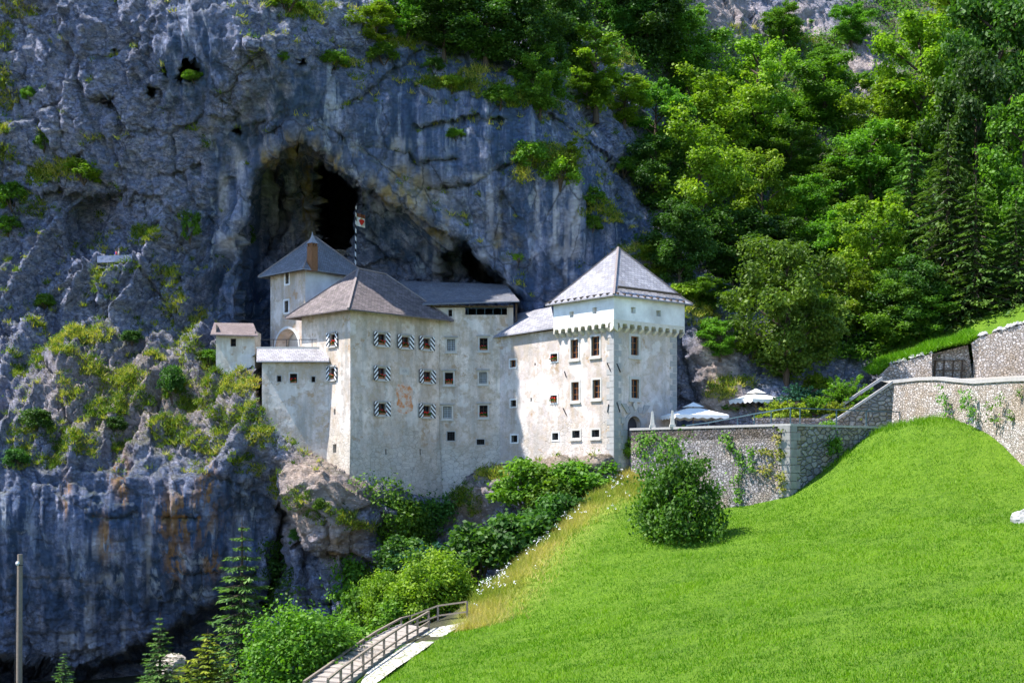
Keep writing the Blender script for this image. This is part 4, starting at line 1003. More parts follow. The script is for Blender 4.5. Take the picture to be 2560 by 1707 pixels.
# flower boxes
for pl, o, lb in ((A_L, wl[0], "geranium box on the upper window of the sunlit palace side"), (A_L, wl[1], "geranium box on the lower window of the sunlit palace side"),
    (A_R, wr[0], "geranium box on the top-row palace window nearest the corner"), (A_R, wr[1], "geranium box on the middle window of the top palace row"), (A_R, wr[2], "geranium box on the top-row palace window beside the hall"),
    (A_R, wr[3], "geranium box on the middle-row palace window left of the date stone"), (A_R, wr[4], "geranium box on the middle-row palace window right of the date stone"), (A_R, wr[5], "geranium box on the lowest palace window left of the fresco"), (A_R, wr[6], "geranium box on the lowest palace window right of the fresco"),
    (C_F, ho["h2"], "geranium box on the uppermost right hall window"), (C_F, ho["h3"], "geranium box in the dark open hall window"), (C_F, ho["h6"], "geranium box on the lower right hall window"),
    (D_L, ro["r2"], "geranium box in the upper wing window beside the tower"), (D_L, ro["r4"], "geranium box in the lower wing window beside the tower"), (E_F, bo[1], "geranium box in the middle annex window")):
    flower_box(pl, o, lb, 1.0)

# flag and striped pole in the cave mouth
fpb = P(888, 690, 113.5); fpt = P(890.5, 518, 113.5)
fl = thing("flagpole", "black and white striped flagpole in front of the cave mouth", "flagpole", fpb)
n = N("striped_pole"); p = n.pos(); sep = n.new("ShaderNodeSeparateXYZ"); n.put(sep.inputs[0], p)
SPOLE = n.done(n.ramp(n.math('FRACT', n.math('ADD', n.math('MULTIPLY', sep.outputs[2], 1.45), n.math('MULTIPLY', sep.outputs[0], 2))), [(0, (.03, .03, .04)), (.45, (.8, .8, .82))], 'CONSTANT'))
MB().tube([fpb, fpt], [.07, .06], 8).build("pole", SPOLE, fl)
MB().tube([fpt, fpt + Vector((0, 0, .12))], [.08, .03], 8).build("finial", WHITE, fl)
fg = thing("flag", "white flag with brown top band and red crest hanging from the striped pole", "flag", P(891, 535, 113.5))
def cloth(name, x0, x1, y0, y1, dy, mat, off=0.0):
    mb = MB(); nn = 10
    for i in range(nn):
        a_, b_ = i / nn, (i + 1) / nn
        f_ = lambda u, yy: P(x0 + (x1 - x0) * u, yy + dy * (x0 + (x1 - x0) * u - 891) / 21, 113.5 + .14 * math.sin(((x0 + (x1 - x0) * u) - 891) * .45) - off)
        mb.poly([f_(a_, y1), f_(b_, y1), f_(b_, y0), f_(a_, y0)])
    return mb.build(name, mat, fg)
cloth("top_band", 891, 913, 532, 541.5, 6, plain("flag_brown", (.24, .09, .05), .8, .1)); cloth("field", 891, 912.5, 541.5, 564, 6, CLOTHW)
mb = MB(); cr_ = P(904, 555.5, 113.5 - .18)
n = N("crest_red"); n_c = n.noise(n.pos(), 4.5, 4, .6); CREST = n.done(n.ramp(n_c, [(.36, (.75, .72, .70)), (.42, (.55, .03, .02))], 'CONSTANT'))
sh = [(0, -.27), (-.10, -.2), (-.17, -.02), (-.22, .1), (-.2, .22), (-.1, .2), (-.05, .27), (.03, .2), (.1, .26), (.15, .17), (.23, .12), (.22, -.02), (.14, -.1), (.09, -.22)]
mb.poly([cr_ + Vector((a_, .04 * math.sin(a_ * 12), b_)) for a_, b_ in sh]); mb.build("crest", CREST, fg)
mb = MB(); mb.poly([cr_ + Vector((a_, -.01, b_)) for a_, b_ in ((-.13, .24), (-.13, .34), (-.07, .29), (-.02, .36), (.03, .29), (.09, .34), (.1, .25))]); mb.build("crown", plain("crest_gold", (.5, .38, .06), .6), fg)
# old masonry remains in the cave
cw = P(880, 650, 119)
t = thing("cave_wall_ruin", "old rubble wall with a low arch in the dark cave mouth", "ruined wall", cw)
pl = Plane(((820 - CX) / F * 119, 119), ((900 - CX) / F * 119, 119)); q_ = pl.rect(862, 893, 655, 700)
mb = MB(); wall_panel(mb, pl, 15.5, 20.4, [q_], .6); mb.poly([pl.pt(0, 20.4), pl.pt(pl.L, 20.4), pl.pt(pl.L, 20.4, -.6), pl.pt(0, 20.4, -.6)]); mb.build("wall", RUB_D, t)
mb = MB()
for k in range(8):
    a0, a1 = math.pi * k / 8, math.pi * (k + 1) / 8; c_ = ((q_[0] + q_[1]) / 2, q_[3] - .35); R_ = (q_[1] - q_[0]) / 2
    mb.poly([pl.pt(c_[0] + math.cos(a_) * r_, c_[1] + math.sin(a_) * r_ * .8, .05) for a_, r_ in ((a0, R_), (a1, R_), (a1, R_ + .25), (a0, R_ + .25))])
mb.build("arch", STONE_D, t)

# ------------------------------------------------------------------ terrace, retaining walls, road
ZTR = 3.35; ZFL = 2.75
Wa, Wb, Wc = (8.72, 96.6), (18.55, 88.0), (26.3, 93.2)
t = thing("terrace_wall", "grey rubble bastion wall carrying the castle forecourt terrace", "wall", (Wb[0], Wb[1], 0))
PA = Plane(Wa, Wb); PB = Plane(Wb, Wc)
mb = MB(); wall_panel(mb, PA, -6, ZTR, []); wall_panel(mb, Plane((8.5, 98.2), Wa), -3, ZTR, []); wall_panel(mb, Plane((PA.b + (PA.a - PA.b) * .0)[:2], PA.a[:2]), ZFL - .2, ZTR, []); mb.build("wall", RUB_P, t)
mb = MB(); wall_panel(mb, PB, -6, ZTR, []); mb.build("shaded_wall", RUB_D, t)  # unlit face takes the darker rubble, its shade painted in
mb = MB(); pts = [Wa, Wb, Wc, (29, 104), (18, 108), (12.5, 100.9), (8.3, 97.3)]
mb.poly([(a_, b_, ZFL) for a_, b_ in pts]); mb.build("terrace_floor", plain("gravel_terrace", (.34, .31, .26), .95, .3, 6), t)
mb = MB(); pbox(mb, PA, -.1, PA.L + .05, ZTR, ZTR + .16, -.5, .06); pbox(mb, PB, -.02, PB.L, ZTR + .001, ZTR + .15, -.5, .06); mb.build("coping", COPE, t)
mb = MB(); z_ = -3; k = 0
while z_ < ZTR - .3:
    e_ = (.9, .6)[k % 2]; pbox(mb, PA, PA.L - (1.5 - e_), PA.L, z_, z_ + .5, -.01, .05); pbox(mb, PB, 0, e_, z_, z_ + .5, -.01, .05); z_ += .54; k += 1
mb.build("corner_stones", plain('corner_stone', (.27, .26, .25), .9, .45, 2.5), t)
# low parapet step behind the rail and stair wall
lw = thing("garden_wall", "low shaded stone wall behind the blue railing at the terrace edge", "wall", P(2050, 1050, 94.5))
mb = MB(); pl2 = Plane(((1885 - CX) / F * 95.5, 95.5), ((2235 - CX) / F * 95.5, 95.5)); wall_panel(mb, pl2, 3.0, 4.05, [], s1=6.4)
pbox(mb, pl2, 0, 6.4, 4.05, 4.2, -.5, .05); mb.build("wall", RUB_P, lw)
sw_ = thing("stair_wall", "sloping stone stair wall with pale ramp coping rising to the road", "stair", P(2200, 1000, 95))
a0 = P(2105, 1042, 95); a1 = P(2232, 958, 95.3); b0 = Vector((a0.x, a0.y, 2.8)); b1 = Vector((a1.x + .1, a1.y, 2.8))
mb = MB(); mb.poly([b0 - Vector((1.1, 0, 0)), b1, a1, a0, Vector((a0.x - 1.1, a0.y, a0.z - .75))]); mb.poly([b1, b1 + Vector((0, 1.5, 0)), a1 + Vector((0, 1.5, 0)), a1]); mb.build("wall", RUB_D, sw_)
mb = MB(); lo_ = Vector((a0.x - 1.15, a0.y - .12, a0.z - .78)); up_ = (a1 - a0).normalized()
mb.box(lo_, a1 - lo_ + Vector((0, -.12, 0)), Vector((0, .35, 0)), Vector((0, 0, .2))); mb.box(lo_ + Vector((-.35, 1.5, .35)), a1 - lo_ + Vector((0, -.12, .0)), Vector((0, .3, 0)), Vector((0, 0, .25))); mb.build("coping", COPE, sw_)
mb = MB()
for k in range(14):
    q_ = lerp(lo_, a1, (k + .5) / 14); mb.box((q_.x - .2, q_.y + .3, q_.z - .75), (.42, 0, 0), (0, 1.2, 0), (0, 0, .55))
mb.build("steps", STONE_D, sw_)
# big curved retaining wall of the road, in short chords
bw_ = thing("road_wall", "tall sunlit white rubble wall below the road at the meadow top", "wall", P(2400, 1040, 87))
curve = [(2232,958,95.3),(2262,955,94.6),(2300,951,93.2),(2345,950,91.3),(2390,955,89.3),(2435,959,87.2),(2480,956,85.2),(2525,953,83),(2570,952,80.5),(2640,952,76),(2760,955,68),(2900,965,60)]
tops = [P(*c_) for c_ in curve]; mb = MB(); cp = MB()
for i in range(len(tops) - 1):
    a_, b_ = tops[i], tops[i + 1]; d_ = Vector((b_.x - a_.x, b_.y - a_.y, 0)).normalized(); nn = Vector((d_.y, -d_.x, 0))
    mb.poly([Vector((a_.x, a_.y, -4)) + nn * .5, Vector((b_.x, b_.y, -4)) + nn * .5, b_, a_])
    n0 = nn; ov = nn * .1
    A1 = [a_ + ov, b_ + ov, b_ - nn * .5, a_ - nn * .5]; up = Vector((0, 0, .24))
    cp.poly([v + up for v in A1]); cp.poly([A1[0], A1[1], A1[1] + up, A1[0] + up]); cp.poly([A1[3], A1[2], A1[2] + up, A1[3] + up]); cp.poly(A1[::-1])
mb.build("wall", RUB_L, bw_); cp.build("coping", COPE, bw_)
rd = MB(); inner = [Vector((v.x, v.y, v.z - .05)) for v in tops]; outer = [P(2190, 949, 103.2), P(2215, 949, 103), P(2260, 948, 102.4), P(2320, 947, 101.6), P(2380, 947, 100.8), P(2430, 945, 100), P(2500, 941, 99), P(2560, 938, 98), P(2640, 930, 97), P(2760, 925, 95), P(2900, 920, 92), P(3100, 915, 85)]
for i in range(len(inner) - 1): rd.poly([inner[i], inner[i + 1], outer[i + 1], outer[i]])
tag(rd.build("road", plain("road_gravel", (.30, .28, .25), .95, .2, 3)), "narrow road behind the retaining wall", None, None, "structure")
uw = thing("upper_wall", "high rubble wall with dry-stone top along the upper road", "wall", P(2400, 900, 100))
ub = [P(2196, 950, 103), P(2225, 950, 102.8), P(2330, 948, 101.3), P(2350, 948, 101.2), P(2440, 946, 100), P(2448, 946, 99.8), P(2570, 940, 98), P(2800, 930, 94)]
ut = [P(2196, 940, 103), P(2225, 914, 102.8), P(2330, 884, 101.3), P(2355, 872, 101.2), P(2428, 858, 100), P(2450, 842, 99.8), P(2570, 808, 98), P(2800, 740, 94)]
mb = MB()
for i in range(len(ub) - 1):
    if i in (2, 3): continue
    mb.poly([ub[i], ub[i + 1], ut[i + 1], ut[i]]); mb.poly([ut[i], ut[i + 1], ut[i + 1] + Vector((.3, 1.5, 0)), ut[i] + Vector((.3, 1.5, 0))])
for i in (2, 5):
    mb.poly([ub[i], ub[i] + Vector((0, 1.4, 0)), ut[i] + Vector((0, 1.4, 0)), ut[i]])
rec = [ub[2] + Vector((.1, 1.3, 0)), ub[4] + Vector((.2, 1.3, 0)), ut[4] + Vector((.2, 1.3, 0)), ut[2] + Vector((0, 1.3, 0))]
mb.poly(rec); mb.build("wall", RUB_L, uw)
mb = MB(); wl_ = [lerp(lerp(rec[0], rec[1], u_), lerp(rec[3], rec[2], u_), .62) for u_ in (0, 1)]
for k in range(4):
    q_ = lerp(rec[0], rec[1], .12 + .2 * k) - Vector((0, .25, 0)); mb.bar(q_, q_ + Vector((.12, .1, 1.55)), .09)
for zz in (.75, 1.5): mb.bar(lerp(rec[0], rec[1], .1) + Vector((0, -.25, zz)), lerp(rec[0], rec[1], .78) + Vector((.1, -.25, zz)), .07)
mb.build("timber_grid", WOOD_D, uw)
# stones lying along the top of the upper wall
rs = np.random.default_rng(3); mb = MB()
for k in range(40):
    u_ = rs.uniform(0, 1); a_ = lerp(ut[5], ut[6], u_) if k < 26 else lerp(ut[1], ut[2], u_); r_ = rs.uniform(.16, .34)
    a_ = a_ + Vector((0, .15, r_ * .3))
    pts_ = [a_ + Vector((math.cos(t_) * r_ * rs.uniform(.7, 1.1), math.sin(t_) * r_ * .8, rs.uniform(-.1, .05))) for t_ in [2 * math.pi * j / 6 for j in range(6)]]
    tp_ = [v * .3 + a_ * .7 + Vector((0, 0, r_ * .8)) for v in pts_]
    for j in range(6): mb.poly([pts_[j], pts_[(j + 1) % 6], tp_[(j + 1) % 6], tp_[j]])
    mb.poly(tp_)
mb.build("cap_stones", STONE_D, uw)

# blue railing on the terrace edge
def railing(name, label, tops_, hts, mat, w=.06, midrail=True, post=.07):
    t_ = thing(name, label, "railing", tops_[0] - Vector((0, 0, hts[0])))
    mb = MB()
    for a_, b_ in zip(tops_[:-1], tops_[1:]): mb.bar(a_, b_, w * 1.3, w)
    mb.build("handrail", mat, t_)
    if midrail:
        mb = MB()
        for a_, b_, ha, hb in zip(tops_[:-1], tops_[1:], hts[:-1], hts[1:]): mb.bar(a_ - Vector((0, 0, ha * .52)), b_ - Vector((0, 0, hb * .52)), w * .8, w)
        mb.build("lower_rail", mat, t_)
    for a_, h_ in zip(tops_, hts): MB().bar(a_ - Vector((0, 0, h_)), a_ - Vector((0, 0, .01)), post).build("post", mat, t_)
    return t_
zt_ = ZTR + 1.08
tp_ = []
for u_, zz in ((.36, .15), (.5, .3), (.68, .62), (.78, .8), (.88, .95), (1.0, 1.12)): q_ = PA.pt(PA.L * u_ - (.1 if u_ == 1 else 0), ZTR + zz + .1, -.2); tp_.append(q_)
for u_ in (.12, .5, .82): tp_.append(PB.pt(PB.L * u_, ZTR + 1.22, -.2))
tp_.append(PB.pt(PB.L * 1.2, ZTR + 1.24, -.2))
railing("terrace_rail", "blue-grey metal railing along the terrace wall top", tp_, [max(.15, v.z - ZTR - .12) for v in tp_], RAILP, .07, False)

# parasols on the terrace
def parasol(ctr, w, h, label, rz=.2):
    t_ = thing("parasol", label, "parasol", ctr); top = h; eave = h - w * .17
    def ring(hw, z_): return [ctr + Vector((math.cos(rz + math.pi / 4 + k * math.pi / 2) * hw * 1.414, math.sin(rz + math.pi / 4 + k * math.pi / 2) * hw * 1.414, z_)) for k in range(4)]
    mb = MB(); a_, m_, b_ = ring(w / 2, eave), ring(w / 4, eave + (top - eave) * .55 - .04), ring(w * .1, top - .12)
    for k in range(4):
        j = (k + 1) % 4; mb.poly([a_[k], a_[j], m_[j], m_[k]]); mb.poly([m_[k], m_[j], b_[j], b_[k]])
    cn = mb.build("canopy", CLOTHW, t_)
    mb = MB()
    for k in range(4):                                     # scalloped valance
        j = (k + 1) % 4; nS = 6
        for i in range(nS):
            u0, u1 = i / nS, (i + 1) / nS; p0, p1 = lerp(a_[k], a_[j], u0), lerp(a_[k], a_[j], u1); md = lerp(p0, p1, .5)
            mb.poly([p0, p1, p1 - Vector((0, 0, .2)), md - Vector((0, 0, .32)), p0 - Vector((0, 0, .2))])
    mb.build("valance", CLOTHW, cn)
    mb = MB(); c_ = ring(w * .16, top - .05)
    for k in range(4): mb.poly([c_[k], c_[(k + 1) % 4], ctr + Vector((0, 0, top + .32))])
    mb.build("vent_cap", CLOTHW, cn)
    MB().tube([ctr, ctr + Vector((0, 0, top))], .05, 8).build("pole", WOOD_G, t_)
    MB().cbox(ctr + Vector((0, 0, .06)), .8, .8, .12).build("foot", STONE_D, t_)
    mb = MB()
    for k in range(4): mb.bar(ctr + Vector((0, 0, top - .2)), a_[k] - Vector((0, 0, .04)), .04)
    mb.build("struts", WOOD_G, t_)
pb_ = P(1733, 1060, 98.5); pb_.z = ZFL
parasol(pb_, 4.1, 2.45, "large white square parasol next to the tower entrance")
pb_ = P(1890, 1035, 102); pb_.z = ZTR + .8
parasol(pb_, 3.5, 2.3, "white parasol half hidden behind the garden shrubs", .5)
pb_ = P(1925, 1035, 107); pb_.z = ZTR + 1.0
parasol(pb_, 3.4, 2.4, "pale parasol furthest back beside the rock face", .1)
# stone obelisks
def obelisk(px, py, Y, h, label):
    c_ = P(px, py, Y); c_.z = ZTR + .15
    t_ = thing("obelisk", label, "obelisk", c_, "stone obelisks on the forecourt")
    mb = MB(); a_ = [c_ + Vector((sx * .15, sy * .15, .2)) for sx, sy in ((-1, -1), (1, -1), (1, 1), (-1, 1))]; b_ = [c_ + Vector((sx * .06, sy * .06, h)) for sx, sy in ((-1, -1), (1, -1), (1, 1), (-1, 1))]
    for k in range(4): mb.poly([a_[k], a_[(k + 1) % 4], b_[(k + 1) % 4], b_[k]])
    mb.poly(b_); mb.build("shaft", STONE, t_); MB().cbox(c_ + Vector((0, 0, .1)), .42, .42, .2).build("plinth", STONE, t_)
obelisk(1631, 1068, 95.55, 1.2, "white stone obelisk beside the tower door"); obelisk(1681, 1066, 94.3, 1.2, "white stone obelisk at the corner of the large parasol")
# tables under the big parasol
for k, (dx_, dy_) in enumerate(((-1.0, .3), (.9, .6))):
    c_ = P(1745, 1060, 98.5) + Vector((dx_, dy_, 0)); c_.z = ZFL
    t_ = thing("cafe_table", ("dark cafe table under the large parasol on the tower side", "dark cafe table under the large parasol on the garden side")[k], "table", c_)
    MB().cbox(c_ + Vector((0, 0, .74)), 1.1, .8, .05).build("tabletop", WOOD_D, t_)
    for sx in (-.45, .45):
        for sy in (-.3, .3): MB().bar(c_ + Vector((sx, sy, 0)), c_ + Vector((sx, sy, .71)), .06).build("leg", WOOD_D, t_)

# ------------------------------------------------------------------ path, steps and wooden railings at the meadow foot
def g3(px, py, Y, dz=0): q_ = P(px, py, Y); q_.z = gz(q_.x, q_.y) + dz; return q_
inn = [(1072,1583,71),(1044,1597,68.6),(1018,1610,66.8),(990,1625,65),(960,1642,63),(930,1660,61.2),(908,1674,60),(880,1695,58.6),(852,1714,57.2),(820,1740,55.6)]
out = [(1003,1568,72.8),(972,1594,70.8),(940,1618,68.6),(908,1645,66.5),(880,1664,65),(855,1684,63.4),(820,1712,61.2),(788,1738,59.4),(760,1760,57.8)]
pin = [g3(*a_) for a_ in inn]; pout = [g3(*a_) for a_ in out]
railing("wooden_railing", "weathered wooden stair railing on the meadow side of the steps", [v + Vector((0, 0, 1.0)) for v in pin], [1.08] * len(pin), WOOD_G, .085, True, .11)
far = [g3(1168,1569,72.2), g3(1095,1566,73), g3(1026,1560,73.6)]
allo = far + pout
railing("wooden_railing", "longer wooden railing turning along the outer side of the steps", [v + Vector((0, 0, .98)) for v in allo], [1.06] * len(allo), WOOD_G, .085, True, .11)
st_ = thing("stone_steps", "worn pale stone steps between the two wooden railings", "steps", pin[4])
mb = MB()
for k in range(len(pin) - 1):
    for h_ in (0, .5):
        a_, b_ = lerp(pin[k], pin[k + 1], h_), lerp(pin[k], pin[k + 1], h_ + .5)
        jj = min(k, len(pout) - 2); c_, d_ = lerp(pout[jj], pout[jj + 1], h_), lerp(pout[jj], pout[jj + 1], h_ + .5)
        zt2 = max(a_.z, c_.z) + .14
        A_ = [Vector((v.x, v.y, zt2)) for v in (a_, b_, d_, c_)]
        mb.poly(A_); lowp = [Vector((v.x, v.y, zt2 - 1.2)) for v in A_]
        for i in range(4): mb.poly([A_[i], A_[(i + 1) % 4], lowp[(i + 1) % 4], lowp[i]])
mb.build("treads", plain("step_stone", (.33, .29, .25), .9, .35, 4), st_)
pvin = [(1175,1572,71.8),(1130,1590,69),(1085,1622,65.6),(1040,1650,62.6),(990,1680,59.6),(940,1712,57),(880,1750,54.4)]
mbp = MB(); n = N("path_paving"); p = n.pos()
sp2 = n.mix(.1, p, n.noise(p, 1.5, 3), 'ADD'); e_ = n.vor(sp2, 2.2, 'DISTANCE_TO_EDGE')
c = n.mix(n.vor(sp2, 2.2, 'F1', 'Color'), (.40, .37, .31), (.62, .58, .52)); bw2 = n.new("ShaderNodeRGBToBW"); n.put(bw2.inputs[0], n.vor(sp2, 2.2, 'F1', 'Color'))
c = n.mix(bw2.outputs[0], (.42, .38, .32), (.62, .58, .52)); c = n.mix(n.ramp(e_, [(0, 1), (.09, 0)]), c, (.10, .13, .03))
PAVE = n.done(c, n.bump(n.ramp(e_, [(0, 0), (.15, 1)]), .7, .08), .9)
l0 = [v + Vector((.15, 0, 0)) for v in pin[:7]]
R0 = [g3(*a_) for a_ in pvin]
for i in range(6):
    for j in range(4):
        f_ = lambda ii, u_: (lambda q_: Vector((q_.x, q_.y, gz(q_.x, q_.y) + .07)))(lerp(l0[ii], R0[ii], u_))
        mbp.poly([f_(i, j / 4), f_(i, (j + 1) / 4), f_(i + 1, (j + 1) / 4), f_(i + 1, j / 4)])
tag(mbp.build("path", PAVE), "pale crazy-paved path beside the wooden railings", None, None, "structure")

# telegraph pole at the left, boulder at the right
pt_ = P(50, 1385, 58); pbm = P(47, 1850, 58)
t = thing("utility_pole", "bare wooden utility pole with one white insulator by the dark cliff", "pole", pbm)
MB().tube([pbm, pt_], [.14, .11], 10, True).build("pole", WOOD_G, t)
iq = P(44, 1407, 57.8); MB().tube([iq + Vector((-.02, 0, -.09)), iq, iq + Vector((0, 0, .07))], [.05, .09, .05], 8).build("insulator", WHITE, t)
mb = MB(); mb.bar(iq + Vector((-.05, 0, -.1)), iq + Vector((.2, .15, -.1)), .04); mb.build("bracket", IRON, t)
MB().tube([iq - Vector((0.03, .02, .1)), Vector((iq.x - .12, iq.y - .1, pbm.z + .5))], .015, 5).build("cable", IRON, t)
def boulder(name, label, ctr, r, sq, seed, mat):
    me = bpy.data.meshes.new(name); import bmesh
    bm = bmesh.new(); bmesh.ops.create_icosphere(bm, subdivisions=4, radius=1)
    co = np.array([v.co[:] for v in bm.verts]); dd = 1 + .28 * fbm(co[:, 0] + seed, co[:, 1], co[:, 2], .9, 4, seed, True)
    for v, d_ in zip(bm.verts, dd): v.co = Vector((v.co.x * r * d_, v.co.y * r * d_, v.co.z * r * sq * d_))
    bm.to_mesh(me); bm.free(); me.materials.append(mat)
    o_ = bpy.data.objects.new(name, me); o_.location = ctr; C.objects.link(o_); return tag(o_, label, "boulder")
bp = g3(2560, 1290, 69); boulder("boulder", "pale grey boulder lying in the meadow grass by the frame edge", bp + Vector((.1, 0, .1)), .62, .85, 4, STONE_D)
bp2, _ = cl(500, 1640); boulder("boulder", "cream boulder at the foot of the dark overhang between the conifers", P(430, 1665, 84), .9, .8, 9, plain("boulder_cream", (.44, .38, .30), .9, .35, 2))

# ledge path with two walkers
lpth = thing("ledge_wall", "low grey parapet of the ledge path across the left cliff", "wall", P(290, 645, 111))
a_ = P(243, 640, 110.5); b_ = P(330, 637, 110.5); mb = MB(); mb.box(a_ + Vector((0, 0, -.55)), b_ - a_, (0, .35, 0), (0, 0, .55)); mb.build("wall", ROCK, lpth)
mb = MB(); mb.box(a_ + Vector((0, .36, -.95)), b_ - a_, (0, 3, 0), (0, 0, .06)); mb.build("path_floor", STONE_D, lpth)
def person(base, face, shirt, legs, hair, label, bag=None):
    """one continuous skinned body; hair, shirt, trousers are children"""
    t_ = thing("person", label, "person", base)
    sk = N("skin_tone").done((.55, .34, .25), None, .6)
    def skin(name, J, E, mat, parent):
        me = bpy.data.meshes.new(name); me.from_pydata([j[0] for j in J], E, [])
        o_ = bpy.data.objects.new(name, me); C.objects.link(o_)
        m_ = o_.modifiers.new("s", 'SKIN'); o_.modifiers.new("d", 'SUBSURF').levels = 1
        for i, j in enumerate(J): me.skin_vertices[0].data[i].radius = (j[1], j[1] * .8)
        me.skin_vertices[0].data[0].use_root = True
        dg = bpy.context.evaluated_depsgraph_get(); m2 = bpy.data.meshes.new_from_object(o_.evaluated_get(dg)); bpy.data.objects.remove(o_)
        m2.materials.clear(); m2.materials.append(mat)
        rot = Matrix.Translation(base) @ Matrix.Rotation(face, 4, 'Z'); m2.transform(rot)
        for p_ in m2.polygons: p_.use_smooth = True
        return lay(bpy.data.objects.new(name, m2), parent)
    J = [((0, 0, .95), .13), ((0, 0, 1.2), .13), ((0, 0, 1.42), .14), ((0, -.01, 1.52), .055), ((0, -.02, 1.60), .085), ((0, -.02, 1.70), .095), ((0, -.01, 1.77), .05),
         ((.19, 0, 1.40), .06), ((.24, -.03, 1.12), .045), ((.22, -.16, .92), .035), ((.21, -.2, .83), .03), ((-.19, 0, 1.40), .06), ((-.24, .03, 1.12), .045), ((-.22, -.10, .90), .035), ((-.21, -.14, .81), .03),
         ((.1, 0, .88), .09), ((.11, -.08, .48), .065), ((.11, .02, .09), .045), ((.11, -.13, .04), .04), ((-.1, 0, .88), .09), ((-.11, .06, .48), .065), ((-.11, .16, .10), .045), ((-.11, .04, .04), .04)]
    E = [(0, 1), (1, 2), (2, 3), (3, 4), (4, 5), (5, 6), (2, 7), (7, 8), (8, 9), (9, 10), (2, 11), (11, 12), (12, 13), (13, 14), (0, 15), (15, 16), (16, 17), (17, 18), (0, 19), (19, 20), (20, 21), (21, 22)]
    skin("body", J, E, sk, t_)
    skin("shirt", [((0, 0, .93), .155), ((0, 0, 1.2), .155), ((0, 0, 1.41), .165), ((.2, 0, 1.39), .08), ((.235, -.02, 1.2), .065), ((-.2, 0, 1.39), .08), ((-.235, .02, 1.2), .065)], [(0, 1), (1, 2), (2, 3), (3, 4), (2, 5), (5, 6)], shirt, t_)
    skin("trousers", [((0, 0, .95), .15), ((.1, 0, .86), .11), ((.11, -.08, .48), .085), ((.11, .0, .2), .07), ((-.1, 0, .86), .11), ((-.11, .06, .48), .085), ((-.11, .14, .2), .07)], [(0, 1), (1, 2), (2, 3), (0, 4), (4, 5), (5, 6)], legs, t_)
    skin("hair", [((0, .02, 1.66), .09), ((0, .01, 1.74), .1), ((0, 0, 1.79), .06)], [(0, 1), (1, 2)], hair, t_)
    if bag is not None:
        skin("shoulder_bag", [((-.05, .2, 1.08), .13), ((-.05, .21, 1.3), .12), ((-.05, .16, 1.4), .06)], [(0, 1), (1, 2)], bag, t_)
pz = Vector((0, 0, 0))
q_ = P(297, 640, 111.4); q_.z = a_.z - .89
person(q_, 1.9, plain("shirt_cream", (.62, .55, .42), .9), plain("trousers_blue", (.10, .13, .2), .9), plain("hat_grey", (.30, .28, .32), .9), "person in a cream shirt and grey hat on the ledge path", plain("bag_red", (.55, .10, .12), .8))
q_ = P(289, 640, 112.0); q_.z = a_.z - .89
person(q_, 1.6, plain("shirt_blue", (.02, .05, .35), .9), plain("trousers_dark", (.03, .03, .05), .9), plain("hair_dark", (.02, .015, .012), .9), "person in a deep blue shirt behind the other walker")

# ------------------------------------------------------------------ foliage
def rhombs(c, nrm, size, r, aspect=.62, along=None):
    """leaf-shaped quads: centres c (n,3), normals, sizes"""
    n_ = len(c); nrm = nrm / (np.linalg.norm(nrm, axis=1, keepdims=True) + 1e-9)
    t_ = r.normal(size=(n_, 3)) if along is None else along + r.normal(size=(n_, 3)) * .25
    u = np.cross(nrm, t_); u /= np.linalg.norm(u, axis=1, keepdims=True) + 1e-9
    w = np.cross(u, nrm); s_ = size[:, None]
    fold = nrm * s_ * .18
    Vv = np.stack([c + w * s_, c + u * s_ * aspect + fold, c - w * s_, c - u * s_ * aspect + fold], 1).reshape(-1, 3)
    return Vv, np.arange(n_ * 4).reshape(-1, 4)

def crown_mesh(name, clumps, mat, per, lsize, r, flat=.75, up=.6):
    """clumps (n,4): x,y,z,radius"""
    n_ = len(clumps); k = np.repeat(np.arange(n_), per); cl_ = clumps[k]
    d = r.normal(size=(len(k), 3)); d /= np.linalg.norm(d, axis=1, keepdims=True); rad = r.uniform(.35, 1.0, len(k)) ** .5
    off = (d * rad[:, None] * .55 + r.normal(size=d.shape) * .42) * cl_[:, 3:4]; off[:, 2] *= flat
    nr = d * .8 + np.array([0, 0, up]) + r.normal(size=d.shape) * .45
    Vv, Qq = rhombs(cl_[:, :3] + off, nr, lsize * r.uniform(.6, 1.25, len(k)), r)
    ct = r.uniform(0, 1, n_)
    tint = np.clip(.55 * ct[k] + .35 * r.uniform(0, 1, len(k)) + .10 * (d[:, 2] + 1) / 2 * 1.0, 0, 1)
    return np_mesh(name, Vv, Qq, mat, {"tint": np.repeat(tint, 4)})

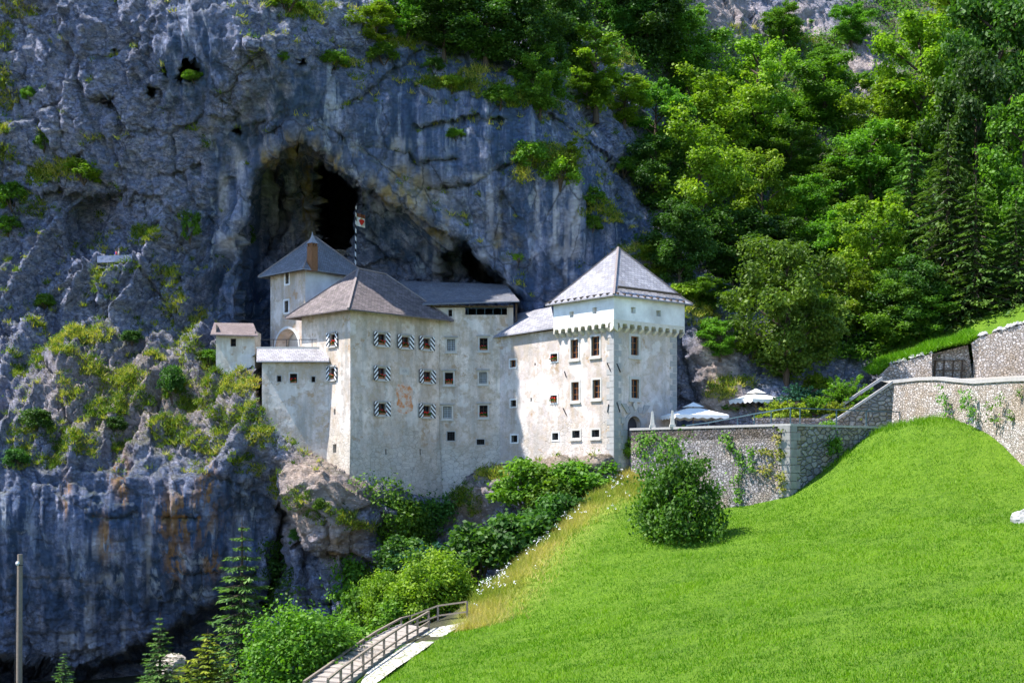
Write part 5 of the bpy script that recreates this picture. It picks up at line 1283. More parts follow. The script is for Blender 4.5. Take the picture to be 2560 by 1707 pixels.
def broad_tree(seed, h, rad, mat, base=.28, nl=12, per=110, lsize=.17, dens=1.0, lean=0):
    """trunk with limbs and a clumped crown, base at origin"""
    r = np.random.default_rng(seed); mb = MB()
    top = Vector((lean * h * .15, 0, h * .82)); mid = Vector((r.uniform(-.2, .2), r.uniform(-.2, .2), h * .4))
    mb.tube([Vector((0, 0, -.4)), Vector((0, 0, .3)), mid, top], [h * .022 + .05, h * .018 + .03, h * .013 + .02, .03], 8)
    cl_ = []
    for i in range(nl):
        f_ = (i + .5) / nl; z0 = h * (base + (.92 - base) * f_); a_ = i * 2.4 + r.uniform(-.5, .5)
        prof = math.sin(math.pi * min(1, .22 + .78 * (1 - f_) ** .85)) ** .6 * (1 - .55 * f_ ** 3)
        L_ = rad * prof * r.uniform(.75, 1.12)
        st = Vector((0, 0, max(.3, z0 - L_ * .5))); st = lerp(Vector((0, 0, 0)), top, st.z / top.z) if st.z < top.z else top
        en = Vector((math.cos(a_) * L_, math.sin(a_) * L_, z0 + L_ * .12))
        md = lerp(st, en, .5) + Vector((0, 0, .1 * L_))
        mb.tube([st, md, en], [h * .007 + .015, h * .005 + .01, .012], 5, False)
        nc = max(3, int(dens * (4 + L_ * 2.2)))
        for k in range(nc):
            u = r.uniform(.3, 1.08); q_ = lerp(md, en, (u - .4) / .6) if u > .4 else lerp(st, md, u / .4)
            s_ = r.uniform(.45, .95) * (.40 + .13 * rad)
            cl_.append((q_.x + r.normal() * rad * .13, q_.y + r.normal() * rad * .13, q_.z + r.normal() * h * .035 + .1, s_))
    for k in range(int(6 * dens)): cl_.append((top.x + r.normal() * rad * .22, r.normal() * rad * .22, h * r.uniform(.86, .97), r.uniform(.4, .7) * (.3 + .1 * rad)))
    return mb.mesh("trunk", BARK), crown_mesh("crown", np.array(cl_), mat, per, lsize, r)

def bush(seed, h, rad, mat, nc=46, per=120, lsize=.10, ragged=.2):
    r = np.random.default_rng(seed); mb = MB(); cl_ = []
    for k in range(7):
        a_ = r.uniform(0, 6.28); e_ = Vector((math.cos(a_) * rad * .6, math.sin(a_) * rad * .6, h * r.uniform(.5, .85)))
        mb.tube([Vector((0, 0, -.3)), e_ * .5 + Vector((0, 0, .1)), e_], [.05, .035, .015], 5, False)
    for k in range(nc):
        d = r.normal(size=3); d[2] = abs(d[2]) * 1.35 - .55; d /= np.linalg.norm(d); q_ = r.uniform(.45, 1) ** .5 * (1 + r.normal() * ragged * .5)
        cl_.append((d[0] * rad * q_ * .84, d[1] * rad * q_ * .84, h * .45 + d[2] * h * .48 * q_, r.uniform(.22, .4) * rad * .8))
    return mb.mesh("stems", BARK), crown_mesh("crown", np.array(cl_), mat, per, lsize, r)

def conifer(seed, h, rad, mat, whorls=26, droop=.35, per=16, gap=0.0, lsize=.17):
    """spruce: whorls of drooping boughs hung with needle sprays"""
    r = np.random.default_rng(seed); mb = MB(); mb.tube([Vector((0, 0, -.4)), Vector((0, 0, h * .5)), Vector((0, 0, h))], [h * .014 + .04, h * .009 + .02, .012], 7)
    C_, Nn_, S_, A_, T_ = [], [], [], [], []
    for w in range(whorls):
        f_ = (w + .3) / whorls; z0 = h * (.05 + .93 * f_); L0 = rad * (1 - f_) ** (.85 if droop < .4 else .6) + .12
        nb = max(4, int(5 + 4 * (1 - f_)))
        for b in range(nb):
            a_ = 2 * math.pi * (b + r.uniform(-.3, .3)) / nb + w * 1.1; L_ = L0 * r.uniform(.5, 1.2); dv = np.array([math.cos(a_), math.sin(a_), 0])
            tip = .18 * L_; ns = max(4, int(per * L_ / rad) + 3); bt = r.uniform(0, 1)
            mb.bar((0, 0, z0), tuple(dv * L_ * .6 + np.array([0, 0, z0 - droop * L_ * .42])), .025 + .008 * L_)
            for s_ in range(ns):
                u = (s_ + r.uniform(0, 1)) / ns; z_ = z0 - droop * L_ * (u ** 1.2) + tip * u * u * .9
                side = np.array([-dv[1], dv[0], 0]); wd_ = .30 * L_ * (1 - u * .75) + .05
                for _ in range(3):
                    sd_ = r.uniform(-1, 1); p_ = dv * L_ * u + side * sd_ * wd_ + np.array([0, 0, z_ - abs(sd_) * wd_ * .35 - r.uniform(0, .12)])
                    al = dv * .8 + side * sd_ * .9 + np.array([0, 0, -.45 - droop * .6])
                    C_.append(p_); A_.append(al); Nn_.append(np.array([0, 0, 1.0]) + dv * .25 + r.normal(size=3) * .3); S_.append(lsize * r.uniform(.7, 1.3) * (.6 + .4 * min(1, L_))); T_.append(np.clip(.5 * bt + .35 * u + r.uniform(0, .25), 0, 1))
    Vv, Qq = rhombs(np.array(C_), np.array(Nn_), np.array(S_), r, .30, np.array(A_))
    return mb.mesh("trunk", BARK), np_mesh("crown", Vv, Qq, mat, {"tint": np.repeat(T_, 4)})

def juniper(seed, h, rad, mat, fronds=60, lsize=.09):
    """spreading shrub of arching feathery fronds"""
    r = np.random.default_rng(seed); mb = MB(); C_, Nn_, S_, A_, T_ = [], [], [], [], []
    for k in range(fronds):
        a_ = r.uniform(0, 6.28); el = r.uniform(.15, 1.2); L_ = rad * (math.cos(el) * .5 + .6) * r.uniform(.7, 1.1); dv = np.array([math.cos(a_) * math.cos(el), math.sin(a_) * math.cos(el), math.sin(el) * h / rad])
        side = np.array([-math.sin(a_), math.cos(a_), 0]); ft = r.uniform(0, 1)
        mb.bar((0, 0, 0), tuple(dv * L_ * .7), .02)
        for s_ in range(26):
            u = r.uniform(.2, 1.0); p_ = dv * L_ * u + np.array([0, 0, -.16 * L_ * u * u]); wd_ = .2 * rad * (1.1 - u)
            for _ in range(3):
                sd_ = r.uniform(-1, 1); C_.append(p_ + side * sd_ * wd_ + r.normal(size=3) * .03); A_.append(dv + side * sd_ * .7); Nn_.append(np.array([0, 0, 1.]) + r.normal(size=3) * .4); S_.append(lsize * r.uniform(.7, 1.3)); T_.append(np.clip(.5 * ft + .4 * u + r.uniform(-.1, .15), 0, 1))
    Vv, Qq = rhombs(np.array(C_), np.array(Nn_), np.array(S_), r, .34, np.array(A_))
    return mb.mesh("stems", BARK), np_mesh("crown", Vv, Qq, mat, {"tint": np.repeat(T_, 4)})

PROTO = {}
def proto(kind, var):
    k = (kind, var)
    if k in PROTO: return PROTO[k]
    s = 100 + hash_(kind) + var * 17
    if kind == "dark": m = broad_tree(s, 10, 3.6, L_DARK, .14, 17, 150, .135, 1.15)
    elif kind == "mid": m = broad_tree(s, 10, 3.4, L_MID, .13, 16, 145, .13, 1.05)
    elif kind == "light": m = broad_tree(s, 10, 3.1, L_LIGHT, .16, 15, 125, .13, .95)
    elif kind == "slim": m = broad_tree(s, 10, 2.0, L_LIGHT, .12, 14, 110, .125, .85)
    elif kind == "spruce": m = conifer(s, 12, 3.3, L_NEED, 22, .62, 22, lsize=.21)
    elif kind == "sprucefine": m = conifer(s, 10, 2.7, L_NEED, 21, .26, 24, lsize=.14)
    elif kind == "goldfir": m = conifer(s, 10, 3.6, L_GOLD, 22, .10, 18, lsize=.2)
    elif kind == "yew": m = broad_tree(s, 10, 4.0, L_YEW, .10, 20, 120, .13, 1.1)
    elif kind == "bushd": m = bush(s, 2, 1.25, L_DARK, 46, 110, .085)
    elif kind == "bushm": m = bush(s, 2, 1.25, L_MID, 46, 110, .085)
    elif kind == "bushl": m = bush(s, 2, 1.25, L_LIGHT, 44, 105, .085)
    elif kind == "bigbush": m = bush(s, 5.4, 3.1, L_MID, 95, 150, .115, .12)
    elif kind == "bigbushd": m = bush(s, 5.4, 3.1, L_BUSH, 130, 100, .125, .42)
    elif kind == "bigbushl": m = bush(s, 5.4, 3.1, L_LIGHT, 90, 150, .13, .2)
    elif kind == "junt": m = juniper(s, 1.5, 1.8, L_TEAL)
    elif kind == "jung": m = juniper(s, 2.0, 1.9, L_MID)
    elif kind == "juny": m = juniper(s, 1.0, 2.0, L_GOLD)
    PROTO[k] = m; return m
def hash_(s): return sum((i + 3) * ord(c) for i, c in enumerate(s)) % 997
BASEH = dict(dark=10, mid=10, light=10, slim=10, spruce=12, sprucefine=10, goldfir=10, yew=10, bushd=2, bushm=2, bushl=2, bigbush=5.4, bigbushd=5.4, bigbushl=5.4, junt=1.5, jung=2.0, juny=1.0)
BASER = dict(dark=3.6, mid=3.4, light=3.1, slim=2.0, spruce=3.3, sprucefine=2.7, goldfir=3.6, yew=4.2, bushd=1.25, bushm=1.25, bushl=1.25, bigbush=3.1, bigbushd=3.1, bigbushl=3.1, junt=1.8, jung=1.9, juny=2.0)
cnt = [0]
def plant(kind, loc, h, w, label, group=None, name=None, cat=None):
    """one plant of its own: Empty at its foot, trunk and crown as its parts"""
    tree = not kind.startswith(("bush", "big", "jun"))
    cnt[0] += 1; t_ = thing(name or ("tree" if tree and kind not in ("spruce", "sprucefine", "goldfir", "yew") else "conifer" if tree else "shrub"), label, cat or ("tree" if tree else "shrub"), loc, group)
    a_, b_ = proto(kind, cnt[0] % (3 if tree else 2))
    sx = w / 2 / BASER[kind]; sz = h / BASEH[kind]
    t_.scale = (sx, sx, sz); t_.rotation_euler = (0, 0, (cnt[0] * 2.39996) % 6.283)
    for m_ in (a_, b_):
        o_ = bpy.data.objects.new(m_.name.split(".")[0], m_); C.objects.link(o_); o_.parent = t_
    return t_
def on_cliff(kind, px, base, top, wpx, label, group=None, dy=0.0):
    q_, _ = cl(px, base); Y = float(q_[1]) + dy
    b_ = P(px, base, Y)
    return plant(kind, b_, (base - top) / F * Y, wpx / F * Y, label, group)

# -- trees on the brow above the cave and up the wooded slope (photo pixels: x, foot, top, width)
GW = "trees on the wooded slope right of the castle"; GB = "trees on the brow above the cave"
for a in (("dark",1110,150,-40,200,"dark broadleaf tree on the brow, left one of the dense pair over the cave",GB),
 ("dark",1215,175,-60,250,"dense dark tree leaning over the brow straight above the cave",GB),
 ("dark",1330,235,-30,200,"dark bushy tree on the brow right of the dense pair",GB),
 ("mid",1350,300,110,150,"mid green low tree hugging the brow beneath the dark trees",GB),
 ("light",935,130,5,150,"pale green ragged tree at the brow's left end above the cave",GB),
 ("mid",1020,110,-70,170,"mid green tree rising behind the pale brow tree",GB),
 ("slim",1490,300,60,140,"slender yellow-green tree on the bright ridge above the brow",GB),
 ("light",1560,330,180,150,"low light green tree below the slender ridge tree",GB),
 ("mid",1470,270,190,130,"round shrubby tree at the foot of the slender ridge tree",GB),
 ("dark",1620,190,-80,210,"dark tall tree on the ridge reaching the top of the picture",GW),
 ("mid",1720,260,10,190,"mid green tree between the ridge and the pale crags",GW),
 ("dark",1560,110,-80,160,"dark tree behind the slender ridge tree at the top edge",GW),
 ("mid",1640,420,200,190,"bushy mid green tree on the cliff edge right of the streaked face",GW),
 ("dark",1640,560,340,180,"dark tree filling the gully beside the streaked cliff face",GW),
 ("light",1895,420,85,215,"tall open light green tree standing below the pale crags",GW),
 ("light",1800,480,175,240,"broad light green tree with a forked dark trunk",GW),
 ("mid",2060,345,140,200,"mid green tree growing under the netted rock",GW),
 ("mid",1975,480,310,180,"mid green tree between the open tree and the netted rock",GW),
 ("light",1745,650,300,230,"rounded yellow-green tree at the left edge of the wood",GW),
 ("light",1905,660,365,170,"narrow bright tree with layered crown in the middle of the wood",GW),
 ("mid",2010,640,440,190,"mid green tree right of the layered narrow tree",GW),
 ("dark",1700,720,500,190,"dark shaded tree just behind the great tower roof",GW),
 ("dark",1830,730,520,230,"dark shaded tree over the hollow beside the great tower",GW),
 ("dark",1950,720,540,200,"dark shaded tree behind the brown yew",GW),
 ("mid",1690,450,320,120,"small mid green tree on the rocky rib by the wood edge",GW),
 ("mid",2090,720,520,200,"mid green tree behind the yew's right shoulder",GW),
 ("light",2300,430,30,260,"big yellow-green tree with dark boughs beside the pale crags",GW),
 ("light",2210,430,190,190,"yellow-green tree at the left foot of the big yellow one",GW),
 ("light",2400,330,-60,240,"yellow-green tree at the top edge next to the big yellow one",GW),
 ("mid",2180,560,300,220,"mid green tree beneath the netted rock",GW),
 ("spruce",2280,720,330,240,"blue-green spruce with drooping boughs in the middle of the right slope",GW),
 ("spruce",2370,800,300,280,"tallest green spruce of the right slope",GW),
 ("light",2180,800,480,230,"yellowish green bushy tree left of the tall spruce",GW),
 ("spruce",2440,860,440,280,"dark drooping spruce hanging over the upper rubble wall",GW),
 ("spruce",2540,830,500,240,"dark spruce cut by the right edge above the wall",GW),
 ("dark",2500,520,-60,330,"huge dark broadleaf tree filling the upper right corner",GW),
 ("mid",2560,700,250,260,"dark green broadleaf tree with pale flecks at the right edge",GW),
 ("dark",2440,640,120,240,"dark broadleaf tree behind the tall spruce",GW),
 ("mid",2110,560,380,180,"mid green tree left of the blue-green spruce",GW),
 ("light",2120,860,660,170,"yellow-green shrubby tree right of the yew",GW),
 ("mid",2230,900,690,200,"leafy mid green tree over the end of the upper rubble wall",GW),
 ("mid",2330,870,720,180,"leafy low tree on the grass bank above the rubble wall",GW),
 ("dark",2290,880,640,200,"dark tree in the hollow above the grass bank",GW),
 ("dark",2080,860,740,160,"dark undergrown tree beside the yew trunk",GW),
 ("yew",1965,975,590,330,"large brownish green yew with a dark bare trunk above the terrace",GW),
 ("mid",1800,900,800,110,"small round tree growing out of the rock face beside the tower",GW),
 ("mid",1760,780,690,150,"bushy low tree on the rock shelf right of the tower roof",GW),
 ("dark",1400,150,-60,170,"dark tree at the top edge left of the slender ridge tree",GB),
 ("mid",2060,230,110,110,"small tree in a cleft of the pale crags",GW),
 ("mid",2130,120,10,120,"bushy tree on top of the pale crags",GW),
 ("mid",1960,130,10,120,"bushy tree left of the crag top",GW),
 ("light",1640,700,600,110,"small light tree peeping over the great tower roof",GW)):
    on_cliff(*a)
# -- shrubs on the cliff
GS = "shrubs rooted in cliff cracks"
for a in (("bushm",485,205,178,60,"green shrub beside the small dark cave hole"),("bushm",110,375,320,55,"bright leafy shrub on the upper left cliff"),("bushm",75,255,215,45,"small green shrub high on the far left cliff"),
 ("bushm",30,520,455,90,"broad green shrub at the left edge of the cliff"),("bushm",20,585,535,80,"leafy shrub just under the broad left-edge shrub"),("bushl",210,455,400,110,"yellow-green shrub on the long grassy ledge"),
 ("bushm",475,600,520,55,"upright bright shrub on the rock rib left of the cave"),("bushm",112,770,735,55,"lone bright shrub on the bare left slope"),("bushd",330,860,825,60,"dark low shrub above the grassy slope"),
 ("bushd",90,1085,1020,90,"bluish large shrub at the lower left of the slope"),("bushd",40,1170,1120,70,"dark shrub on the lip of the lower wall"),("bushd",290,1080,1040,60,"dark shrub in the middle of the grassy slope"),
 ("bushd",430,1000,910,70,"tall dark shrub in the cleft left of the outhouse"),("bushd",590,905,865,55,"dark shrub growing against the outhouse"),("bushm",520,910,870,60,"leafy shrub at the outhouse's left foot"),
 ("bushm",650,920,880,45,"creeping shrub at the annex roof corner"),("bushd",560,660,600,70,"dark shrub in the shade beside the cave"),("bushd",610,620,560,60,"dark ferny shrub nearest the cave's left wall"),
 ("bushm",835,175,125,90,"green shrub on the brow left of the cave top"),("bushl",720,30,-20,110,"yellow-green shrub at the top edge over the brow"),("bushm",705,155,125,40,"small shrub in the upper face"),
 ("bushm",960,160,110,90,"round green shrub on the brow under the pale tree"),("bushl",1130,230,185,70,"yellow-green shrub on the grassy brow ledge"),("bushm",1250,270,215,90,"shrub on the ledge below the dense trees"),
 ("bushm",1340,280,225,80,"shrub at the right end of the brow ledge"),("bushd",1085,185,145,60,"dark shrub clinging under the brow"),("bushm",1140,350,320,50,"small shrub on the pale patch of the streaked face"),
 ("bushm",1330,420,355,100,"green shrub on the green rib of the streaked face"),("slim",1430,450,345,50,"slim young tree standing on the green rib"),("bushl",1400,470,400,110,"yellow-green shrub in the middle of the green rib"),
 ("bushm",1480,520,460,80,"shrub at the lower end of the green rib"),("bushm",1480,580,540,60,"lowest shrub of the green rib"),("bushl",1295,665,625,40,"small ochre-green shrub alone on the streaked face"),
 ("bushm",1600,420,380,70,"shrub on the cliff edge beneath the gully tree"),("bushm",1630,660,600,80,"shrub behind the apex of the great tower roof"),("bushl",1700,760,710,110,"dry yellow-green shrub by the right roof edge of the tower"),
 ("bushm",1780,840,790,70,"shrub on the top of the rock face beside the tower"),("bushl",1880,900,840,90,"yellow-green shrub left of the yew trunk"),
 ("bushl",2040,990,930,90,"yellow-green shrub at the foot of the yew"),("bushm",1440,840-640,130,110,"shrub left of the slender ridge tree"),("bushm",1820,600,540,80,"shrub between the rounded tree and the layered tree"),
 ("bushm",1560,440,395,80,"leafy shrub over the edge of the streaked face"),("bushm",800,1280,1240,45,"grey-green shrub on the rock foot under the palace corner"),("bushd",740,1420-60,1320,40,"small dark shrub beneath the grey-green one")):
    on_cliff(*a[:6], GS)

# -- ravine, meadow edge and terrace plants (x px, foot, top, width, depth)
GR = "bushes in the ravine under the castle"
for k, px, base, top, wpx, Y, lb in (("bigbushd",1695,1425,1148,240,80.0,"big round dark green bush in front of the terrace wall"),
 ("bigbush",755,1790,1505,330,64,"huge leafy bush left of the wooden railings"),
 ("bigbushl",1085,1560,1375,220,80,"light green spreading bush above the railing's bend"),
 ("bigbushl",965,1575,1420,130,84,"light green creeper-covered bush next to the spreading bush"),
 ("bushd",1290,1450,1275,230,87,"dark juniper-like bush in the middle of the ravine"),("bushd",1200,1480,1310,230,86,"darkest bush of the ravine, left of the middle one"),
 ("bushd",1395,1370,1230,170,91,"dark upright bush below the light shrubs"),("bushm",1320,1280,1150,200,98,"light shrub right below the wing's rock base"),
 ("bushm",1470,1260,1140,200,96.5,"green shrub under the great tower's rock base"),("bushm",1400,1300,1170,170,96,"green shrub between the two wall-foot shrubs"),
 ("junt",1060,1420,1310,190,90,"teal juniper at the left end of the ravine"),("junt",1180,1380,1290,130,93,"teal juniper beside the sunlit rock"),("bushd",1330,1400,1290,160,89,"dark bush between juniper and dry grass"),
 ("bushd",1010,1440,1340,150,91,"dark low bush under the ivy"),("bushm",895,1600,1450,110,88,"pale leafy bush at the foot of the rock pillar"),("bushm",990,1610,1500,150,80,"leafy bush behind the railing corner"),
 ("bushd",1400,1440,1330,150,87,"dark bush nearest the dry grass crest"),("bushd",1130,1560,1450,150,82,"dark bush right of the spreading bush"),
 ("bushm",900,1640,1560,120,76,"small grey-green bush next to the railings"),("bushd",1240,1520,1440,110,83,"dark little bush on the crest of dry grass")):
    b_ = P(px, base, Y); plant(k, b_, (base - top) / F * Y, wpx / F * Y, lb, GR)
for k, px, base, top, wpx, Y, lb in (("sprucefine",605,1830,1290,330,76,"tall young spruce with open tiers in front of the dark wall"),("sprucefine",400,1800,1530,190,78,"middle-sized young spruce left of the tall one"),
 ("sprucefine",160,1790,1625,110,76,"smallest young spruce at the bottom edge"),("goldfir",520,1860,1570,300,72,"golden green bushy conifer in front of the tall spruce")):
    b_ = P(px, base, Y); plant(k, b_, (base - top) / F * Y, wpx / F * Y, lb, "young conifers at the cliff foot")
for k, px, base, top, wpx, Y, lb in (("junt",2005,1005,930,150,100,"teal juniper on the terrace bank"),("jung",2115,1015,895,175,98,"feathery bright green juniper at the stair top"),("juny",1960,1040,970,160,97.5,"low golden juniper left of the stair"),
 ("juny",2100,1040,970,130,96.5,"low golden juniper beside the stair coping"),("jung",2040,1040,960,110,97,"bright green juniper between the golden ones"),("bushm",2065,1150,1055,85,90.8,"leafy shrub sprouting from the dark terrace wall"),
 ("bushm",1830,1040,1000,90,103,"leafy clump on the bank behind the railing"),("bushl",1580,1150,1090,50,97.3,"yellow-green clump at the terrace wall end by the door"),("bushm",1670,1135,1105,60,95.6,"leafy clump on the terrace wall above the round bush")):
    b_ = P(px, base, Y); plant(k, b_, (base - top) / F * Y, wpx / F * Y, lb, "garden shrubs on the terrace")

# -- ivy curtains: leaves laid over rock or wall
def ivy(name, label, pts, mat, per, ls, group, cat="ivy", spread=.35):
    """pts: list of (Vector point, Vector normal)"""
    r = np.random.default_rng(hash_(label)); c_ = np.array([p_[:] for p_, n_ in pts]); nn = np.array([n_[:] for p_, n_ in pts])
    k = np.repeat(np.arange(len(c_)), per); pos = c_[k] + r.normal(size=(len(k), 3)) * spread + nn[k] * np.abs(r.normal(size=(len(k), 1))) * spread
    Vv, Qq = rhombs(pos, nn[k] * .7 + np.array([0, 0, .5]) + r.normal(size=pos.shape) * .45, ls * r.uniform(.6, 1.3, len(k)), r)
    tn = np.clip(r.uniform(0, 1, len(c_))[k] * .6 + r.uniform(0, .4, len(k)), 0, 1)
    o_ = lay(bpy.data.objects.new(name, np_mesh(name, Vv, Qq, mat, {"tint": np.repeat(tn, 4)}))); return tag(o_, label, cat, group)
def cliff_pts(ells, n_, seed):
    r = np.random.default_rng(seed); out_ = []
    for (cx, cy, rx, ry) in ells:
        for _ in range(int(n_ * rx * ry / 2000)):
            a_, q_ = r.uniform(0, 6.28), r.uniform() ** .5; p_, nv = cl(cx + math.cos(a_) * q_ * rx, cy + math.sin(a_) * q_ * ry); out_.append((Vector(p_), Vector(nv)))
    return out_
GI = "ivy on rock and walls"
ivy("ivy", "bright ivy curtain hanging from the palace foot over the rock", cliff_pts([(930,1215,40,18),(975,1260,45,40),(985,1330,48,75),(965,1400,40,50),(1010,1290,40,40)], 60, 1), L_MID, 26, .14, GI)
ivy("ivy", "dark shaded ivy under the hall wall foot", cliff_pts([(1060,1290,50,45),(1090,1270,50,25),(1040,1350,40,50)], 50, 2), L_DARK, 26, .14, GI)
ivy("ivy", "dark ivy in the gorge beside the tall spruce", cliff_pts([(700,1440,45,60),(720,1500,35,60),(660,1470,30,50),(690,1380,25,40)], 55, 3), L_DARK, 26, .15, GI)
ivy("ivy", "yellow-green ivy below the rock pillar", cliff_pts([(905,1490,60,60),(870,1440,40,40)], 45, 4), L_MID, 26, .15, GI)
def wall_pts(pl, rects, seed, dens=3):
    r = np.random.default_rng(seed); out_ = []
    for (x0, x1, y0, y1) in rects:
        a_, b_, c_, d_ = pl.rect(x0, x1, y0, y1)
        for _ in range(int(max(3, (b_ - a_) * (d_ - c_) * dens))):
            u = r.uniform(); out_.append((pl.pt(r.uniform(a_, b_), c_ + (d_ - c_) * u, .05), pl.n.copy()))
    return out_
ivy("ivy", "ivy strips hanging down the middle of the terrace wall", wall_pts(PA, [(1845,1885,1120,1180),(1840,1860,1180,1270),(1800,1830,1080,1120)], 5, 7), L_MID, 16, .11, GI, spread=.16)
ivy("ivy", "ivy strip beside the corner stones of the terrace wall", wall_pts(PA, [(1940,1960,1075,1130),(1945,1965,1120,1200),(1950,1962,1190,1250),(1900,1930,1120,1180)], 6, 7), L_CLIFF, 16, .11, GI, spread=.16)
ivy("ivy", "leafy weeds on the terrace wall near the tower door", wall_pts(PA, [(1590,1620,1085,1140),(1625,1690,1085,1110),(1650,1700,1110,1150)], 7, 7), L_MID, 16, .11, GI, spread=.18)
PW = Plane((tops[2].x, tops[2].y), (tops[8].x, tops[8].y))
ivy("ivy", "long weeds hanging down the sunlit road wall", wall_pts(PW, [(2350,2368,965,1010),(2362,2378,1000,1040),(2405,2440,975,1020),(2425,2445,1010,1050)], 8, 6), L_MID, 14, .10, GI, spread=.14)
ivy("ivy", "scattered small weeds on the right part of the road wall", wall_pts(PW, [(2470,2480,1010,1040),(2500,2508,985,1010),(2535,2560,975,990),(2520,2530,1030,1050),(2480,2500,1045,1060)], 9, 5), L_MID, 14, .10, GI, spread=.12)

# -- uncountable ground cover
def blades(base, hgt, wid, r, lean=.5, up=None):
    n_ = len(base); d = r.normal(size=(n_, 3)) * lean; d[:, 2] = 1; d /= np.linalg.norm(d, axis=1, keepdims=True)
    s_ = np.cross(d, r.normal(size=(n_, 3))); s_ /= np.linalg.norm(s_, axis=1, keepdims=True)
    return np.stack([base - s_ * wid[:, None], base + s_ * wid[:, None], base + d * hgt[:, None]], 1).reshape(-1, 3), np.arange(n_ * 3).reshape(-1, 3)
def tufts(base, nb, hgt, wid, spread, r, lean=.6):
    k = np.repeat(np.arange(len(base)), nb); b_ = base[k] + r.normal(size=(len(k), 3)) * np.array([spread, spread, .04])
    Vv, Qq = blades(b_, hgt * r.uniform(.5, 1.2, len(k)), wid * r.uniform(.7, 1.3, len(k)), r, lean); return Vv, Qq, k
r = np.random.default_rng(77)
patches = [(50,20,45,30,60),(10,90,25,40,40),(10,200,22,45,40),(15,250,25,25,30),(20,320,25,18,30),(20,385,35,22,50),(150,425,80,28,160),(100,445,35,22,50),(80,520,35,25,50),(245,345,22,10,12),(780,20,60,24,80),(740,30,40,20,40),(870,155,40,14,30),
 (1020,112,50,18,60),(1120,212,80,18,160),(1180,186,45,18,60),(1230,228,50,24,70),(1290,252,60,22,80),(1380,265,40,18,30),(1340,395,70,30,170),(1390,420,55,38,150),(1310,445,24,18,40),(1490,525,45,26,80),(1525,548,30,14,40),(1600,412,36,14,40),(1550,150,40,30,60),(1570,130,40,40,40),
 (380,600,45,32,100),(260,717,22,24,30),(95,832,22,16,20),(215,857,70,24,160),(150,872,28,16,30),(95,907,24,30,40),(45,920,18,30,30),(170,925,34,12,40),(235,937,34,26,60),(300,962,66,36,180),(390,908,24,12,30),(440,970,28,44,90),(520,892,40,24,60),(560,884,30,24,30),(545,962,46,40,130),(605,965,40,32,90),
 (480,1002,36,22,60),(360,1012,26,22,40),(180,1002,30,22,40),(270,1032,56,28,110),(150,1100,34,30,60),(205,1122,40,26,60),(430,1082,54,34,130),(560,1062,34,40,90),(650,1092,34,30,60),(500,1112,44,20,50),(300,1102,30,16,30),(440,762,30,44,60),(500,802,22,34,30),(420,700,40,30,40),(300,680,60,20,30),(470,860,30,60,50),
 (130,1150,40,20,40),(60,1110,40,40,40),(620,1040,40,40,60),(770,1260,30,40,40),(830,1290,50,20,50),(890,1310,40,12,40),(720,1110,30,14,20),(1150,1230,20,40,40),(1230,1190,40,20,60),(1190,1260,30,30,40),(1700,770,50,24,90),(1740,800,50,24,90),(1670,740,40,20,50),(1830,960,60,24,60),(1800,980,40,24,40),(1910,180,60,40,80),(2000,110,80,30,100),(2090,140,60,40,60),(1850,90,50,30,50),(2180,230,40,24,40),(1950,250,60,24,60),
 (480,320,16,10,10),(515,360,12,14,8),(470,540,10,14,6),(300,470,18,10,10),(250,545,16,10,8),(1560,640,26,24,30),(1300,700,16,20,8),(690,1210,20,40,30),(640,1180,20,20,20),(600,1150,30,16,24),(1480,690,10,10,6)]
bs, tn = [], []
for cx, cy, rx, ry, n_ in patches:
    t0_ = r.uniform(.15, .85)
    for _ in range(int(n_ * .85)):
        a_, q_ = r.uniform(0, 6.28), r.uniform() ** .6; p_, nv = cl(cx + math.cos(a_) * q_ * rx, cy + math.sin(a_) * q_ * ry); bs.append(p_); tn.append(np.clip(t0_ + r.normal() * .25, 0, 1))
ii = r.integers(0, H_ * W_, 26000); Vf = V.reshape(-1, 3)[ii]; nf = Nn.reshape(-1, 3)[ii]; pxs, pys = PX.ravel()[ii], PY.ravel()[ii]
keep = (nf[:, 2] > .30) & (sdf(pxs, pys, arch) < -20) & (pxs < 1750) & (pys > -40) & ~((pys > 1190) & (pxs < 1700)) & (r.uniform(size=len(ii)) < np.clip((nf[:, 2] - .22) * 1.6, 0, 1))
bs += list(Vf[keep]); tn += list(r.uniform(0, 1, keep.sum()))
bs = np.array(bs); tn = np.array(tn)
Vv, Qq, k = tufts(bs, 16, .55, .035, .16, r, .8)
o_ = lay(bpy.data.objects.new("cliff_grass", np_mesh("cliff_grass", Vv, Qq, L_CLIFF, {"tint": np.repeat(tn[k], 3)}))); tag(o_, "yellow-green grass tufts growing on the cliff ledges", "grass", None, "stuff")
k = np.repeat(np.arange(len(bs)), 9); sel = r.uniform(size=len(k)) < .8; k = k[sel]
pos = bs[k] + r.normal(size=(len(k), 3)) * .22 + np.array([0, 0, .18])
Vv, Qq = rhombs(pos, r.normal(size=pos.shape) * .6 + np.array([0, -.2, .8]), .085 * r.uniform(.6, 1.4, len(k)), r)
o_ = lay(bpy.data.objects.new("cliff_herbs", np_mesh("cliff_herbs", Vv, Qq, L_MID, {"tint": np.repeat(np.clip(tn[k] * .7 - .1, 0, 1), 4)}))); tag(o_, "low leafy herbs among the grass of the cliff ledges", "herbs", None, "stuff")
